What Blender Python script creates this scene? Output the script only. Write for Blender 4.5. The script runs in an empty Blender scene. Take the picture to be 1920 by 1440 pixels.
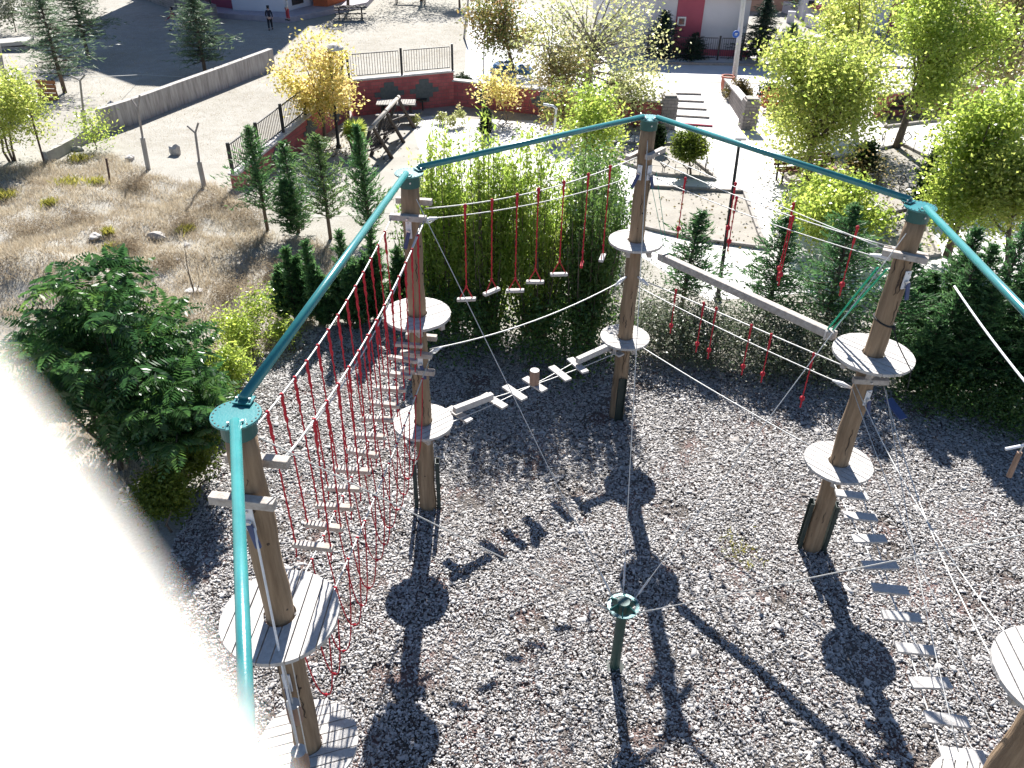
import bpy, math, random
import numpy as np
from mathutils import Vector, Matrix
R = math.radians
random.seed(7); rng = np.random.default_rng(11)
sc = bpy.context.scene
COL = sc.collection

# ---------------------------------------------------------------- camera, sky, sun, exposure
CH, PITCH, ROLL, FPX = 10.0, 0.6006, 0.021, 1500.0
_cp, _sp, _cr, _sr = math.cos(PITCH), math.sin(PITCH), math.cos(ROLL), math.sin(ROLL)
FWD = Vector((0, _cp, -_sp)); UP0 = Vector((0, _sp, _cp)); RT0 = Vector((1, 0, 0))
RT = _cr * RT0 + _sr * UP0; UP = -_sr * RT0 + _cr * UP0
EYE = Vector((0, 0, CH))
cd = bpy.data.cameras.new('camera'); cam = bpy.data.objects.new('camera', cd); COL.objects.link(cam)
cam.matrix_world = Matrix(((RT.x, UP.x, -FWD.x, 0), (RT.y, UP.y, -FWD.y, 0), (RT.z, UP.z, -FWD.z, CH), (0, 0, 0, 1)))
cd.sensor_width = 36; cd.lens = 36 * FPX / 1920; cd.clip_start = 0.002; cd.clip_end = 1500
cd.dof.use_dof = True; cd.dof.focus_distance = 14.0; cd.dof.aperture_fstop = 10.5
sc.camera = cam
SAZ, SEL = -0.0215, 0.7091
SD = Vector((math.sin(SAZ) * math.cos(SEL), math.cos(SAZ) * math.cos(SEL), math.sin(SEL)))
w = bpy.data.worlds.new('World'); sc.world = w; w.use_nodes = True
sky = w.node_tree.nodes.new('ShaderNodeTexSky'); sky.sky_type = 'NISHITA'; sky.sun_disc = False
sky.sun_elevation = SEL; sky.sun_rotation = SAZ
bgn = w.node_tree.nodes['Background']; bgn.inputs['Strength'].default_value = 0.055; sky.ozone_density = 3.0; sky.altitude = 1400.0
w.node_tree.links.new(sky.outputs[0], bgn.inputs[0])
sl = bpy.data.lights.new('sun', 'SUN'); sl.energy = 5.0; sl.angle = R(0.5); sl.color = (1.0, 0.965, 0.915)
sun = bpy.data.objects.new('sun', sl); COL.objects.link(sun); sun.location = (0, 20, 40)
sun.rotation_euler = (-SD).to_track_quat('-Z', 'Y').to_euler()
sc.view_settings.view_transform = 'Standard'; sc.view_settings.look = 'None'
sc.view_settings.exposure = 1.42; sc.view_settings.gamma = 1.0
sc.cycles.max_bounces = 6; sc.cycles.transparent_max_bounces = 8

# ---------------------------------------------------------------- helpers
def ray(px, py):
    return FWD + RT * ((px - 960) / FPX) - UP * ((py - 720) / FPX)
def G(px, py, z=0.0):                       # where that sight line meets the level z
    d = ray(px, py); return EYE + d * ((z - CH) / d.z)
def VY(px, py, y):                          # where it meets the upright plane Y = y
    d = ray(px, py); return EYE + d * (y / d.y)
def lerp(a, b, t): return a + (b - a) * t
V = Vector

def smooth01(t): t = min(1, max(0, t)); return t * t * (3 - 2 * t)
def hgt(x, y):                              # ground level: flat, but for the rough slope on the left
    a = smooth01((-6.6 - 0.08 * (y - 15) - x) / 2.0) * smooth01((27.5 - y) / 3.0) * smooth01((y - 5) / 3)
    n = math.sin(x * 1.3 + 2.1 * math.sin(y * .45)) * math.cos(y * .9 + .7 * math.sin(x * .7)) * .14 + math.sin(x * 3.1 + y * 2.3) * math.cos(y * 2.7 - x) * .06
    m = .75 * math.exp(-(((x + 12.9) / 1.5) ** 2 + ((y - 19.0) / 1.3) ** 2))
    return a * (n + .05) + m * a
def GP(px, py):
    p = G(px, py)
    for _ in range(3):
        p = G(px, py, hgt(p.x, p.y))
    return p

MATS = {}
def nodes_of(m):
    m.use_nodes = True; nt = m.node_tree; return nt, nt.nodes, nt.links, nt.nodes['Principled BSDF']
def mat(name, c1, c2=None, scale=8.0, rough=.7, bump=0.0, stretch=(1, 1, 1), metal=0.0, detail=6.0, lo=.35, hi=.65, bscale=None, spec=.4, c3=None):
    if name in MATS: return MATS[name]
    m = bpy.data.materials.new(name); nt, N, L, P = nodes_of(m)
    P.inputs['Roughness'].default_value = rough; P.inputs['Metallic'].default_value = metal
    P.inputs['Specular IOR Level'].default_value = spec
    c2 = c2 or tuple(x * .75 for x in c1)
    tc = N.new('ShaderNodeTexCoord'); mp = N.new('ShaderNodeMapping'); mp.inputs['Scale'].default_value = stretch
    L.new(tc.outputs['Object'], mp.inputs['Vector'])
    ns = N.new('ShaderNodeTexNoise'); ns.inputs['Scale'].default_value = scale; ns.inputs['Detail'].default_value = detail
    ns.inputs['Roughness'].default_value = .65
    L.new(mp.outputs[0], ns.inputs['Vector'])
    rp = N.new('ShaderNodeValToRGB'); e = rp.color_ramp.elements
    e[0].position = lo; e[0].color = (*c1, 1); e[1].position = hi; e[1].color = (*c2, 1)
    if c3: x = e.new(min(.98, hi + .12)); x.color = (*c3, 1)
    L.new(ns.outputs['Fac'], rp.inputs[0]); L.new(rp.outputs[0], P.inputs['Base Color'])
    if bump:
        n2 = N.new('ShaderNodeTexNoise'); n2.inputs['Scale'].default_value = bscale or scale * 3; n2.inputs['Detail'].default_value = 6
        L.new(mp.outputs[0], n2.inputs['Vector'])
        b = N.new('ShaderNodeBump'); b.inputs['Strength'].default_value = bump; b.inputs['Distance'].default_value = .03
        L.new(n2.outputs['Fac'], b.inputs['Height']); L.new(b.outputs[0], P.inputs['Normal'])
    MATS[name] = m; return m

def leafmat(name, cols, trans=.45, rough=.5, spec=.3, vgain=1.7):
    if name in MATS: return MATS[name]
    m = bpy.data.materials.new(name); nt, N, L, P = nodes_of(m)
    at = N.new('ShaderNodeAttribute'); at.attribute_name = 'rnd'
    rp = N.new('ShaderNodeValToRGB'); e = rp.color_ramp.elements
    e[0].color = (*cols[0], 1); e[1].color = (*cols[-1], 1)
    for i, c in enumerate(cols[1:-1]):
        x = e.new((i + 1) / (len(cols) - 1)); x.color = (*c, 1)
    L.new(at.outputs['Fac'], rp.inputs[0]); L.new(rp.outputs[0], P.inputs['Base Color'])
    P.inputs['Roughness'].default_value = rough; P.inputs['Specular IOR Level'].default_value = spec
    tr = N.new('ShaderNodeBsdfTranslucent'); mx = N.new('ShaderNodeMixShader'); mx.inputs[0].default_value = trans
    hs = N.new('ShaderNodeHueSaturation'); hs.inputs['Saturation'].default_value = 1.0; hs.inputs['Value'].default_value = vgain
    L.new(rp.outputs[0], hs.inputs['Color']); L.new(hs.outputs[0], tr.inputs['Color'])
    L.new(P.outputs[0], mx.inputs[1]); L.new(tr.outputs[0], mx.inputs[2]); L.new(mx.outputs[0], N['Material Output'].inputs[0])
    MATS[name] = m; return m

def put(name, me, m=None, parent=None):
    o = bpy.data.objects.new(name, me); COL.objects.link(o)
    if m is not None: me.materials.append(m)
    if parent is not None: o.parent = parent
    return o
def tag(o, label=None, cat=None, group=None, kind=None):
    if label: o['label'] = label
    if cat: o['category'] = cat
    if group: o['group'] = group
    if kind: o['kind'] = kind
    return o
def thing(name, label, cat, loc=(0, 0, 0), group=None):
    o = bpy.data.objects.new(name, None); COL.objects.link(o); o.location = V(loc); o.empty_display_size = .2
    return tag(o, label, cat, group)

def frame_of(d):
    d = d.normalized(); a = V((0, 0, 1)) if abs(d.z) < .9 else V((1, 0, 0))
    u = d.cross(a).normalized(); return u, d.cross(u).normalized()

class MB:
    def __init__(s): s.v = []; s.f = []
    def add(s, vs, fs):
        o = len(s.v); s.v += [V(p) for p in vs]; s.f += [tuple(i + o for i in f) for f in fs]; return s
    def bar(s, p0, p1, w, h, up=(0, 0, 1)):
        p0, p1 = V(p0), V(p1); d = (p1 - p0).normalized(); u = V(up)
        if abs(d.dot(u)) > .98: u = V((1, 0, 0))
        a = d.cross(u).normalized() * w / 2; b = a.cross(d).normalized() * h / 2
        vs = [p + i * a + j * b for p in (p0, p1) for i, j in ((-1, -1), (1, -1), (1, 1), (-1, 1))]
        return s.add(vs, [(0, 1, 2, 3), (7, 6, 5, 4), (0, 4, 5, 1), (1, 5, 6, 2), (2, 6, 7, 3), (3, 7, 4, 0)])
    def box(s, c, size, rz=0.0):
        c = V(c); q = V((math.cos(rz), math.sin(rz), 0)) * size[0] / 2
        return s.bar(c - q, c + q, size[1], size[2])
    def cyl(s, p0, p1, r0, r1=None, n=12, cap=True):
        return s.tube([p0, p1], [r0, r0 if r1 is None else r1], n, cap)
    def tube(s, pts, r, n=6, cap=True):
        pts = [V(p) for p in pts]; k = len(pts)
        if not hasattr(r, '__len__'): r = [r] * k
        vs = []; u0 = None
        for i, p in enumerate(pts):
            d = (pts[min(i + 1, k - 1)] - pts[max(i - 1, 0)])
            if u0 is None: u, v = frame_of(d); u0 = u
            else:
                d = d.normalized(); u = (u0 - d * u0.dot(d))
                if u.length < 1e-5: u, _ = frame_of(d)
                u.normalize(); v = d.cross(u); u0 = u
            for j in range(n):
                t = 2 * math.pi * j / n; vs.append(p + (u * math.cos(t) + v * math.sin(t)) * r[i])
        fs = [(i * n + j, i * n + (j + 1) % n, (i + 1) * n + (j + 1) % n, (i + 1) * n + j) for i in range(k - 1) for j in range(n)]
        if cap: fs += [tuple(range(n))[::-1], tuple((k - 1) * n + j for j in range(n))]
        return s.add(vs, fs)
    def prism(s, poly, z0, z1):
        n = len(poly); vs = [V((p[0], p[1], z0)) for p in poly] + [V((p[0], p[1], z1)) for p in poly]
        return s.add(vs, [tuple(range(n))[::-1], tuple(range(n, 2 * n))] + [(i, (i + 1) % n, n + (i + 1) % n, n + i) for i in range(n)])
    def lathe(s, c, prof, n=20):
        c = V(c); vs = [c + V((r * math.cos(2 * math.pi * j / n), r * math.sin(2 * math.pi * j / n), z)) for r, z in prof for j in range(n)]
        k = len(prof)
        fs = [(i * n + j, i * n + (j + 1) % n, (i + 1) * n + (j + 1) % n, (i + 1) * n + j) for i in range(k - 1) for j in range(n)]
        return s.add(vs, fs + [tuple(range(n))[::-1], tuple((k - 1) * n + j for j in range(n))])
    def build(s, name, m, parent=None, smooth=False, bevel=0):
        off = V((0, 0, 0)); q = parent
        while q is not None: off += q.location; q = q.parent
        me = bpy.data.meshes.new(name); me.from_pydata([tuple(p - off) for p in s.v], [], s.f); me.update()
        if smooth: me.polygons.foreach_set('use_smooth', [True] * len(me.polygons))
        o = put(name, me, m, parent)
        if bevel:
            b = o.modifiers.new('bevel', 'BEVEL'); b.width = bevel; b.segments = 2; b.limit_method = 'ANGLE'
        return o

def npmesh(name, verts, faces4, m, parent=None, rnd=None, smooth=False):
    off = V((0, 0, 0)); q = parent
    while q is not None: off += q.location; q = q.parent
    verts = np.asarray(verts, np.float32) - np.array(off, np.float32)
    faces4 = np.asarray(faces4, np.int32); nf, k = faces4.shape
    me = bpy.data.meshes.new(name); me.vertices.add(len(verts)); me.vertices.foreach_set('co', verts.ravel())
    me.loops.add(nf * k); me.loops.foreach_set('vertex_index', faces4.ravel())
    me.polygons.add(nf); me.polygons.foreach_set('loop_start', np.arange(0, nf * k, k, dtype=np.int32))
    me.update(calc_edges=True)
    if rnd is not None:
        a = me.attributes.new('rnd', 'FLOAT', 'POINT'); a.data.foreach_set('value', np.asarray(rnd, np.float32))
    if smooth: me.polygons.foreach_set('use_smooth', np.ones(nf, bool))
    return put(name, me, m, parent)

def unit(a): return a / (np.linalg.norm(a, axis=-1, keepdims=True) + 1e-9)
def leafquads(c, d, L, W, rnd, flat=.0):
    """diamond leaves: centre c, direction d, length L, width W"""
    n = len(c); d = unit(d); r = rng.normal(size=(n, 3)); r[:, 2] *= (1 - flat)
    s = unit(np.cross(d, r)); L = np.broadcast_to(L, n)[:, None]; W = np.broadcast_to(W, n)[:, None]
    nn = unit(np.cross(d, s))
    p = np.stack([c - d * L / 2, c + s * W / 2 + nn * W * .12, c + d * L / 2, c - s * W / 2 + nn * W * .12], 1).reshape(-1, 3)
    return p, np.arange(4 * n).reshape(n, 4), np.repeat(rnd, 4)
def joinq(parts):
    vs, fs, rs, o = [], [], [], 0
    for v, f, r in parts:
        vs.append(v); fs.append(f + o); rs.append(r); o += len(v)
    return np.concatenate(vs), np.concatenate(fs), np.concatenate(rs)

def curve(a, b, sag=0.0, n=8):
    a, b = V(a), V(b); return [lerp(a, b, i / n) - V((0, 0, sag * 4 * (i / n) * (1 - i / n))) for i in range(n + 1)]

# ---------------------------------------------------------------- materials
WOODPOLE = mat('weathered_pole', (.31, .22, .14), (.16, .105, .062), 5, .78, .5, (2.8, 2.8, .22), lo=.3, hi=.68, c3=(.24, .18, .125))
CRACK = mat('dark_crack', (.05, .03, .02), (.03, .02, .015), 10)
DECK = mat('deck_board', (.50, .48, .46), (.38, .36, .34), 6, .75, .2, (3, 3, 1))
TIMBER = mat('grey_timber', (.46, .42, .38), (.30, .26, .23), 7, .75, .3, (2, 2, 2))
RUNGW = mat('pale_rung', (.50, .46, .41), (.33, .28, .24), 9, .75, .3)
TEAL = mat('teal_paint', (.030, .205, .21), (.024, .165, .175), 5, .26, .06, (1, 1, 1), spec=.7, c3=(.045, .20, .20), bscale=60)
DTEAL = mat('dark_green_paint', (.018, .10, .09), (.014, .08, .075), 4, .4)
POSTGREEN = mat('post_green', (.03, .07, .055), (.022, .055, .045), 5, .5)
SHOE = mat('shoe_steel', (.02, .035, .03), (.03, .04, .035), 6, .6)
STEEL = mat('galvanised_steel', (.62, .63, .65), (.45, .46, .48), 20, .35, metal=.8)
CABLE = mat('cable_steel', (.60, .60, .58), (.42, .42, .41), 40, .45, metal=.25)
REDROPE = mat('red_rope', (.50, .012, .03), (.33, .008, .02), 60, .7)
GREENROPE = mat('green_rope', (.02, .42, .24), (.015, .32, .18), 60, .7)
BLACKROPE = mat('black_rope', (.015, .015, .018), (.03, .03, .03), 60, .8)
BLUEPL = mat('blue_plastic', (.03, .06, .17), (.025, .045, .12), 8, .35)
WHITEPL = mat('white_plate', (.75, .76, .78), (.62, .63, .66), 12, .4)
IRON = mat('black_iron', (.018, .018, .022), (.03, .03, .033), 14, .5)
CONC = mat('concrete', (.42, .40, .37), (.28, .27, .25), 4, .9, .3, lo=.3, hi=.7)
CURB = mat('kerb_stone', (.36, .33, .31), (.25, .23, .21), 6, .9, .2)
BARK = mat('bark', (.17, .13, .10), (.08, .06, .045), 9, .9, .5, (2, 2, .5))
PALEBARK = mat('pale_bark', (.32, .29, .25), (.18, .16, .13), 9, .9, .4, (2, 2, .5))
ROCK = mat('rock', (.50, .48, .45), (.30, .28, .26), 6, .9, .5)
SKIN = mat('skin', (.55, .36, .27), (.5, .32, .24), 5, .5)

# leaves
L_WILLOW = leafmat('willow_leaf', [(.07, .13, .018), (.12, .20, .03), (.19, .26, .045), (.28, .31, .08)], .58, .4, .45, 2.0)
L_DARKSH = leafmat('dark_shrub_leaf', [(.03, .075, .018), (.05, .11, .025), (.085, .15, .035), (.13, .18, .05)], .45, .38, .5, 1.8)
L_CONIF = leafmat('cypress_spray', [(.025, .075, .03), (.045, .115, .042), (.08, .165, .055), (.14, .22, .075)], .42, .45, .4, 1.8)
L_PINE = leafmat('cedar_needle', [(.04, .075, .045), (.07, .12, .065), (.11, .165, .09), (.16, .20, .12)], .35, .45, .4, 1.7)
L_CONIF2 = leafmat('olive_cypress', [(.035, .075, .028), (.06, .115, .04), (.10, .16, .05), (.17, .21, .07)], .42, .45, .4, 1.8)
L_DKCON = leafmat('dark_cypress', [(.02, .06, .026), (.036, .095, .036), (.065, .14, .05), (.12, .19, .07)], .42, .45, .4, 1.8)
L_SPRUCE = leafmat('dark_spruce', [(.012, .03, .018), (.02, .045, .028), (.03, .055, .035)], .2)
L_YELLOW = leafmat('yellow_leaf', [(.28, .28, .07), (.44, .38, .10), (.54, .45, .19), (.54, .37, .18)], .58, .4, .45, 1.75)
L_YGREEN = leafmat('yellow_green_leaf', [(.13, .18, .035), (.20, .245, .05), (.29, .32, .08), (.40, .37, .12)], .58, .32, .6, 2.1)
L_LIME = leafmat('lime_leaf', [(.11, .17, .028), (.18, .245, .042), (.26, .31, .06), (.36, .37, .09)], .58, .32, .6, 2.1)
L_OLIVE = leafmat('olive_autumn_leaf', [(.15, .15, .06), (.24, .22, .09), (.34, .30, .15), (.34, .24, .13)], .52, .36, .6, 1.9)
L_AUTUMN = leafmat('autumn_leaf', [(.08, .13, .025), (.14, .17, .045), (.22, .17, .06), (.26, .13, .06)], .48, .36, .5, 1.8)
L_SPARSE = leafmat('pale_green_leaf', [(.15, .18, .06), (.24, .26, .10), (.33, .34, .16), (.36, .28, .13)], .5, .34, .6, 1.9)
L_AIL = leafmat('pinnate_leaf', [(.022, .062, .022), (.036, .095, .03), (.065, .14, .036), (.13, .21, .04)], .38, .42, .5, 1.8)
L_GLOBE = leafmat('globe_leaf', [(.06, .10, .015), (.11, .15, .02), (.19, .22, .03)], .4)
L_TOP = leafmat('topiary_leaf', [(.012, .03, .012), (.02, .045, .015), (.035, .06, .02)], .2)
L_RED = leafmat('red_bush_leaf', [(.10, .07, .03), (.26, .09, .03), (.38, .10, .03)], .4)
L_BROWN = leafmat('brown_bush_leaf', [(.05, .06, .02), (.12, .10, .03), (.18, .12, .05)], .35)
L_GREYSH = leafmat('grey_shrub_leaf', [(.03, .055, .025), (.06, .09, .04), (.14, .15, .10), (.36, .35, .31)], .3, .4, .5, 1.7)
L_DRY = leafmat('dry_blade', [(.22, .165, .11), (.38, .315, .225), (.48, .42, .315), (.54, .50, .42)], .3, .8, .1, 1.6)
L_SCRUB = leafmat('dry_scrub_twig', [(.10, .075, .05), (.20, .155, .105), (.31, .25, .17), (.40, .34, .26)], .25, .8, .1)
L_TUFT = leafmat('green_tuft', [(.12, .14, .025), (.24, .23, .04), (.36, .32, .07)], .4)

# ---------------------------------------------------------------- ground
def axis(a, b, step, far):
    k = list(np.arange(a, b + 1e-6, step)); return np.array([-far, -far / 3, a - 15] + k + [b + 15, far / 3, far])
gx = axis(-30, 24, .3, 420.); gy = axis(-4, 62, .33, 420.)
gv = np.array([[x, y, hgt(x, y)] for y in gy for x in gx]); nx = len(gx)
gf = np.array([[j * nx + i, j * nx + i + 1, (j + 1) * nx + i + 1, (j + 1) * nx + i] for j in range(len(gy) - 1) for i in range(nx - 1)])
def ground_mat():
    m = bpy.data.materials.new('dry_earth'); nt, N, L, P = nodes_of(m); P.inputs['Roughness'].default_value = .95; P.inputs['Specular IOR Level'].default_value = .1
    tc = N.new('ShaderNodeTexCoord')
    def noise(sc_, det, ro=.6):
        n = N.new('ShaderNodeTexNoise'); n.inputs['Scale'].default_value = sc_; n.inputs['Detail'].default_value = det; n.inputs['Roughness'].default_value = ro
        L.new(tc.outputs['Object'], n.inputs['Vector']); return n
    def ramp(src, a, b, p0, p1):
        r = N.new('ShaderNodeValToRGB'); r.color_ramp.elements[0].position = p0; r.color_ramp.elements[1].position = p1
        r.color_ramp.elements[0].color = (*a, 1); r.color_ramp.elements[1].color = (*b, 1); L.new(src.outputs['Fac'], r.inputs[0]); return r
    big = ramp(noise(.22, 5), (.34, .32, .285), (.44, .425, .395), .38, .62)
    mid = ramp(noise(1.7, 8, .7), (.29, .275, .23), (.42, .405, .37), .36, .66)
    fine = ramp(noise(22, 6, .75), (.55, .53, .5), (1.15, 1.15, 1.15), .32, .66)
    mx = N.new('ShaderNodeMixRGB'); mx.inputs[0].default_value = .55; L.new(big.outputs[0], mx.inputs[1]); L.new(mid.outputs[0], mx.inputs[2])
    ml = N.new('ShaderNodeMixRGB'); ml.blend_type = 'MULTIPLY'; ml.inputs[0].default_value = .8; L.new(mx.outputs[0], ml.inputs[1]); L.new(fine.outputs[0], ml.inputs[2])
    L.new(ml.outputs[0], P.inputs['Base Color'])
    b = N.new('ShaderNodeBump'); b.inputs['Strength'].default_value = .6; b.inputs['Distance'].default_value = .06
    L.new(noise(9, 8, .75).outputs['Fac'], b.inputs['Height']); L.new(b.outputs[0], P.inputs['Normal'])
    return m
EARTH = ground_mat()
g = npmesh('ground', gv.reshape(-1, 3), gf, EARTH, smooth=True); tag(g, kind='structure')

def sheet(name, pts, z, m):
    b = MB(); b.add([(p[0], p[1], z) for p in pts], [tuple(range(len(pts)))])
    o = b.build(name, m); o['kind'] = 'structure'
    return o
def px(*pp): return [G(a, b) for a, b in pp]

PAVE = mat('pale_paving', (.66, .645, .63), (.52, .50, .49), 1.2, .85, .12, lo=.3, hi=.75, bscale=40)
ROAD = mat('pale_road', (.60, .60, .61), (.48, .48, .49), .8, .85, .1, lo=.3, hi=.75, bscale=50)
BEDM = mat('bed_earth', (.34, .315, .28), (.25, .23, .20), 1.5, .95, .5, lo=.3, hi=.7, bscale=18)
LOT = mat('lot_earth', (.36, .345, .31), (.26, .245, .21), .7, .95, .4, lo=.3, hi=.7, bscale=15)

# paved park, road and drive beyond
sheet('road', px((1130, 150), (1960, 165), (1960, 118), (1500, 118), (1180, 112), (1080, 100), (1010, 10), (880, 5), (868, 190), (1130, 205)), .008, ROAD)
sheet('park_paving', px((760, 225), (880, 205), (1130, 215), (1150, 150), (1960, 175), (2300, 420), (1960, 560), (1560, 545), (1330, 565), (1200, 480), (1120, 420), (760, 330)), .004, PAVE)
# planting beds with kerbs
def bed(pts, name='planting_bed', z=.012, kerb=True):
    sheet(name, pts, z, BEDM)
    if kerb:
        b = MB(); n = len(pts)
        for i in range(n):
            p, q = V(pts[i]), V(pts[(i + 1) % n]); p.z = q.z = .05; b.bar(p, q, .12, .13)
        o = b.build('kerb', CURB); o['kind'] = 'structure'
bed(px((1215, 352), (1395, 362), (1425, 445), (1440, 468), (1300, 450), (1190, 425)))
bed(px((1140, 270), (1262, 272), (1338, 332), (1340, 338), (1230, 328), (1150, 300)))
bed(px((1140, 225), (1246, 235), (1252, 248), (1238, 258), (1150, 248)))
bed(px((1560, 300), (1690, 272), (1745, 300), (1740, 395), (1640, 420), (1560, 360)))
bed(px((1655, 208), (1830, 205), (1800, 222), (1660, 240)))
bed(px((1470, 330), (1560, 300), (1560, 355), (1490, 352)))
bed(px((1650, 405), (1720, 390), (1760, 480), (1640, 500)))
bed(px((660, 195), (848, 178), (1075, 205), (1100, 230), (860, 222), (665, 203)), kerb=False)
sheet('playground_yard', px((455, 345), (662, 217), (770, 225), (800, 330), (740, 400), (560, 410)), .006, LOT)

# wood-chip bed
chip_px = [(300, 1100), (330, 1010), (385, 900), (400, 800), (455, 690), (560, 625), (700, 600), (860, 592), (1000, 640), (1150, 652), (1300, 692), (1450, 704), (1560, 704), (1700, 742), (1930, 795)]
chip_poly = [G(a, b) for a, b in chip_px] + [V((13, 9, 0)), V((13, 1.2, 0)), V((-6.5, 1.2, 0)), V((-6.4, 7, 0))]
def chipmat():
    m = bpy.data.materials.new('chip_mulch'); nt, N, L, P = nodes_of(m); P.inputs['Roughness'].default_value = .9
    tc = N.new('ShaderNodeTexCoord'); n = N.new('ShaderNodeTexNoise'); n.inputs['Scale'].default_value = 1.1; n.inputs['Detail'].default_value = 7
    L.new(tc.outputs['Object'], n.inputs['Vector']); r = N.new('ShaderNodeValToRGB')
    r.color_ramp.elements[0].color = (.105, .09, .08, 1); r.color_ramp.elements[1].color = (.16, .10, .09, 1); r.color_ramp.elements[0].position = .45; r.color_ramp.elements[1].position = .62
    L.new(n.outputs['Fac'], r.inputs[0]); L.new(r.outputs[0], P.inputs['Base Color'])
    v = N.new('ShaderNodeTexVoronoi'); v.inputs['Scale'].default_value = 34; L.new(tc.outputs['Object'], v.inputs['Vector'])
    b = N.new('ShaderNodeBump'); b.inputs['Distance'].default_value = .03; L.new(v.outputs['Distance'], b.inputs['Height']); L.new(b.outputs[0], P.inputs['Normal'])
    return m
sheet('mulch_bed', chip_poly, .016, chipmat())
def inpoly(x, y, poly):
    c = np.zeros(len(x), bool); j = len(poly) - 1
    for i in range(len(poly)):
        xi, yi, xj, yj = poly[i][0], poly[i][1], poly[j][0], poly[j][1]
        c ^= ((yi > y) != (yj > y)) & (x < (xj - xi) * (y - yi) / (yj - yi + 1e-12) + xi); j = i
    return c
def wchips(n):
    x = rng.uniform(-7.6, 12.6, n * 3); y = rng.uniform(3.9, 18.2, n * 3)
    ok = inpoly(x, y, chip_poly)
    x, y = x[ok][:n], y[ok][:n]
    # bare reddish patches where the chips are worn thin
    pn = np.sin(x * 1.9 + 1.3 * np.sin(y * 1.1)) * np.sin(y * 1.7 + 1.1 * np.sin(x * 1.4)) + .5 * np.sin(x * 4.3 + y * 3.1) * np.sin(y * 4.9 - x * 2.2)
    thin = np.clip((pn - .62) * 1.6, 0, .72)
    keep = rng.random(len(x)) > thin; x, y = x[keep], y[keep]; n = len(x)
    L = rng.lognormal(-3.60, .46, n); W = L * rng.uniform(.32, .72, n); T = rng.uniform(.004, .009, n)
    far = np.clip((y - 3) / 12, 0, 1); L *= 1 + .3 * far; W *= 1 + .3 * far
    yaw = rng.uniform(0, 6.283, n); tilt = rng.normal(0, .16, n); roll = rng.normal(0, .18, n)
    d = np.stack([np.cos(yaw) * np.cos(tilt), np.sin(yaw) * np.cos(tilt), np.sin(tilt)], 1)
    s0 = np.stack([-np.sin(yaw), np.cos(yaw), np.zeros(n)], 1); u0 = np.cross(d, s0)
    s = s0 * np.cos(roll)[:, None] + u0 * np.sin(roll)[:, None]; u = np.cross(d, s)
    z = .03 + rng.uniform(0, .022, n) + .03 * np.sin(x * 2.1) * np.sin(y * 1.9)
    c = np.stack([x, y, z], 1)
    # flat splinter: pentagon-like top as 4 corners (tapered), sides
    tp = rng.uniform(.45, 1, n)[:, None]; L2 = (L / 2)[:, None]; W2 = (W / 2)[:, None]; T2 = T[:, None]
    a = [c - d * L2 - s * W2 * tp, c + d * L2 - s * W2, c + d * L2 * rng.uniform(.6, 1.05, n)[:, None] + s * W2 * tp, c - d * L2 * rng.uniform(.7, 1.1, n)[:, None] + s * W2]
    v = np.stack([p + u * T2 for p in a] + a, 1).reshape(-1, 3)
    base = np.array([[0, 1, 2, 3], [0, 4, 5, 1], [1, 5, 6, 2], [2, 6, 7, 3], [3, 7, 4, 0]])
    f = (np.arange(n)[:, None, None] * 8 + base[None]).reshape(-1, 4)
    m = leafmat('wood_chip', [(.10, .085, .075), (.27, .255, .245), (.36, .345, .335), (.42, .405, .395), (.50, .485, .475)], 0.0, .8, .25)
    o = npmesh('wood_chips', v, f, m, rnd=np.repeat(rng.random(n), 8))
    tag(o, 'grey shredded wood chips covering the ground under the ropes course', 'wood chips', kind='stuff')
wchips(370000)
# dry grass on the slope
def blades(name, x, y, n_each, hmin, hmax, spread, m, label, cat, lean=.5, wid=.012):
    k = len(x); X = np.repeat(x, n_each) + rng.normal(0, spread, k * n_each); Y = np.repeat(y, n_each) + rng.normal(0, spread, k * n_each)
    Z = np.array([hgt(a, b) for a, b in zip(X, Y)]); n = len(X); h = rng.uniform(hmin, hmax, n)
    d = np.stack([rng.normal(0, lean, n), rng.normal(0, lean, n), np.ones(n)], 1); d = unit(d)
    yaw = rng.uniform(0, 6.283, n); s = np.stack([np.cos(yaw), np.sin(yaw), np.zeros(n)], 1) * wid
    b = np.stack([X, Y, Z - .02], 1); t = b + d * h[:, None]
    v = np.stack([b - s, b + s, t], 1).reshape(-1, 3)
    o = npmesh(name, v, np.arange(3 * n).reshape(n, 3), m, rnd=np.repeat(np.clip(np.repeat(rng.random(k), n_each) * .7 + rng.random(n) * .3, 0, 1), 3))
    return tag(o, label, cat, kind='stuff')
slope = [G(-40, 320), G(85, 306), G(200, 285), G(290, 330), G(430, 360), G(500, 440), G(620, 460), G(660, 560), G(540, 640), G(420, 730), G(260, 900), G(-60, 1000), V((-16, 9, 0)), V((-17, 20, 0))]
xx = rng.uniform(-19, -4, 22000); yy = rng.uniform(8, 29, 22000); ok = inpoly(xx, yy, slope)
cl = np.sin(xx * 2.3 + np.sin(yy * 1.7) * 1.5) * np.sin(yy * 2.0 + np.sin(xx * 1.3)) + rng.normal(0, .5, len(xx))
ok &= cl > -.55; xx, yy = xx[ok], yy[ok]
blades('dry_grass', xx, yy, 15, .06, .30, .13, L_DRY, 'straw coloured dry grass on the rough slope left of the ropes course', 'dry grass', .75, .009)
xx = rng.uniform(-27, -2.8, 9000); yy = rng.uniform(29, 56, 9000)
lotp = [G(-60, 330), G(85, 300), G(210, 235), G(510, 90), G(650, 60), G(860, 90), G(860, 120), G(660, 150), G(440, 300), G(300, 330), G(660, 5), G(860, 15), G(860, 130), G(200, 10), G(-60, 10)]
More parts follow.
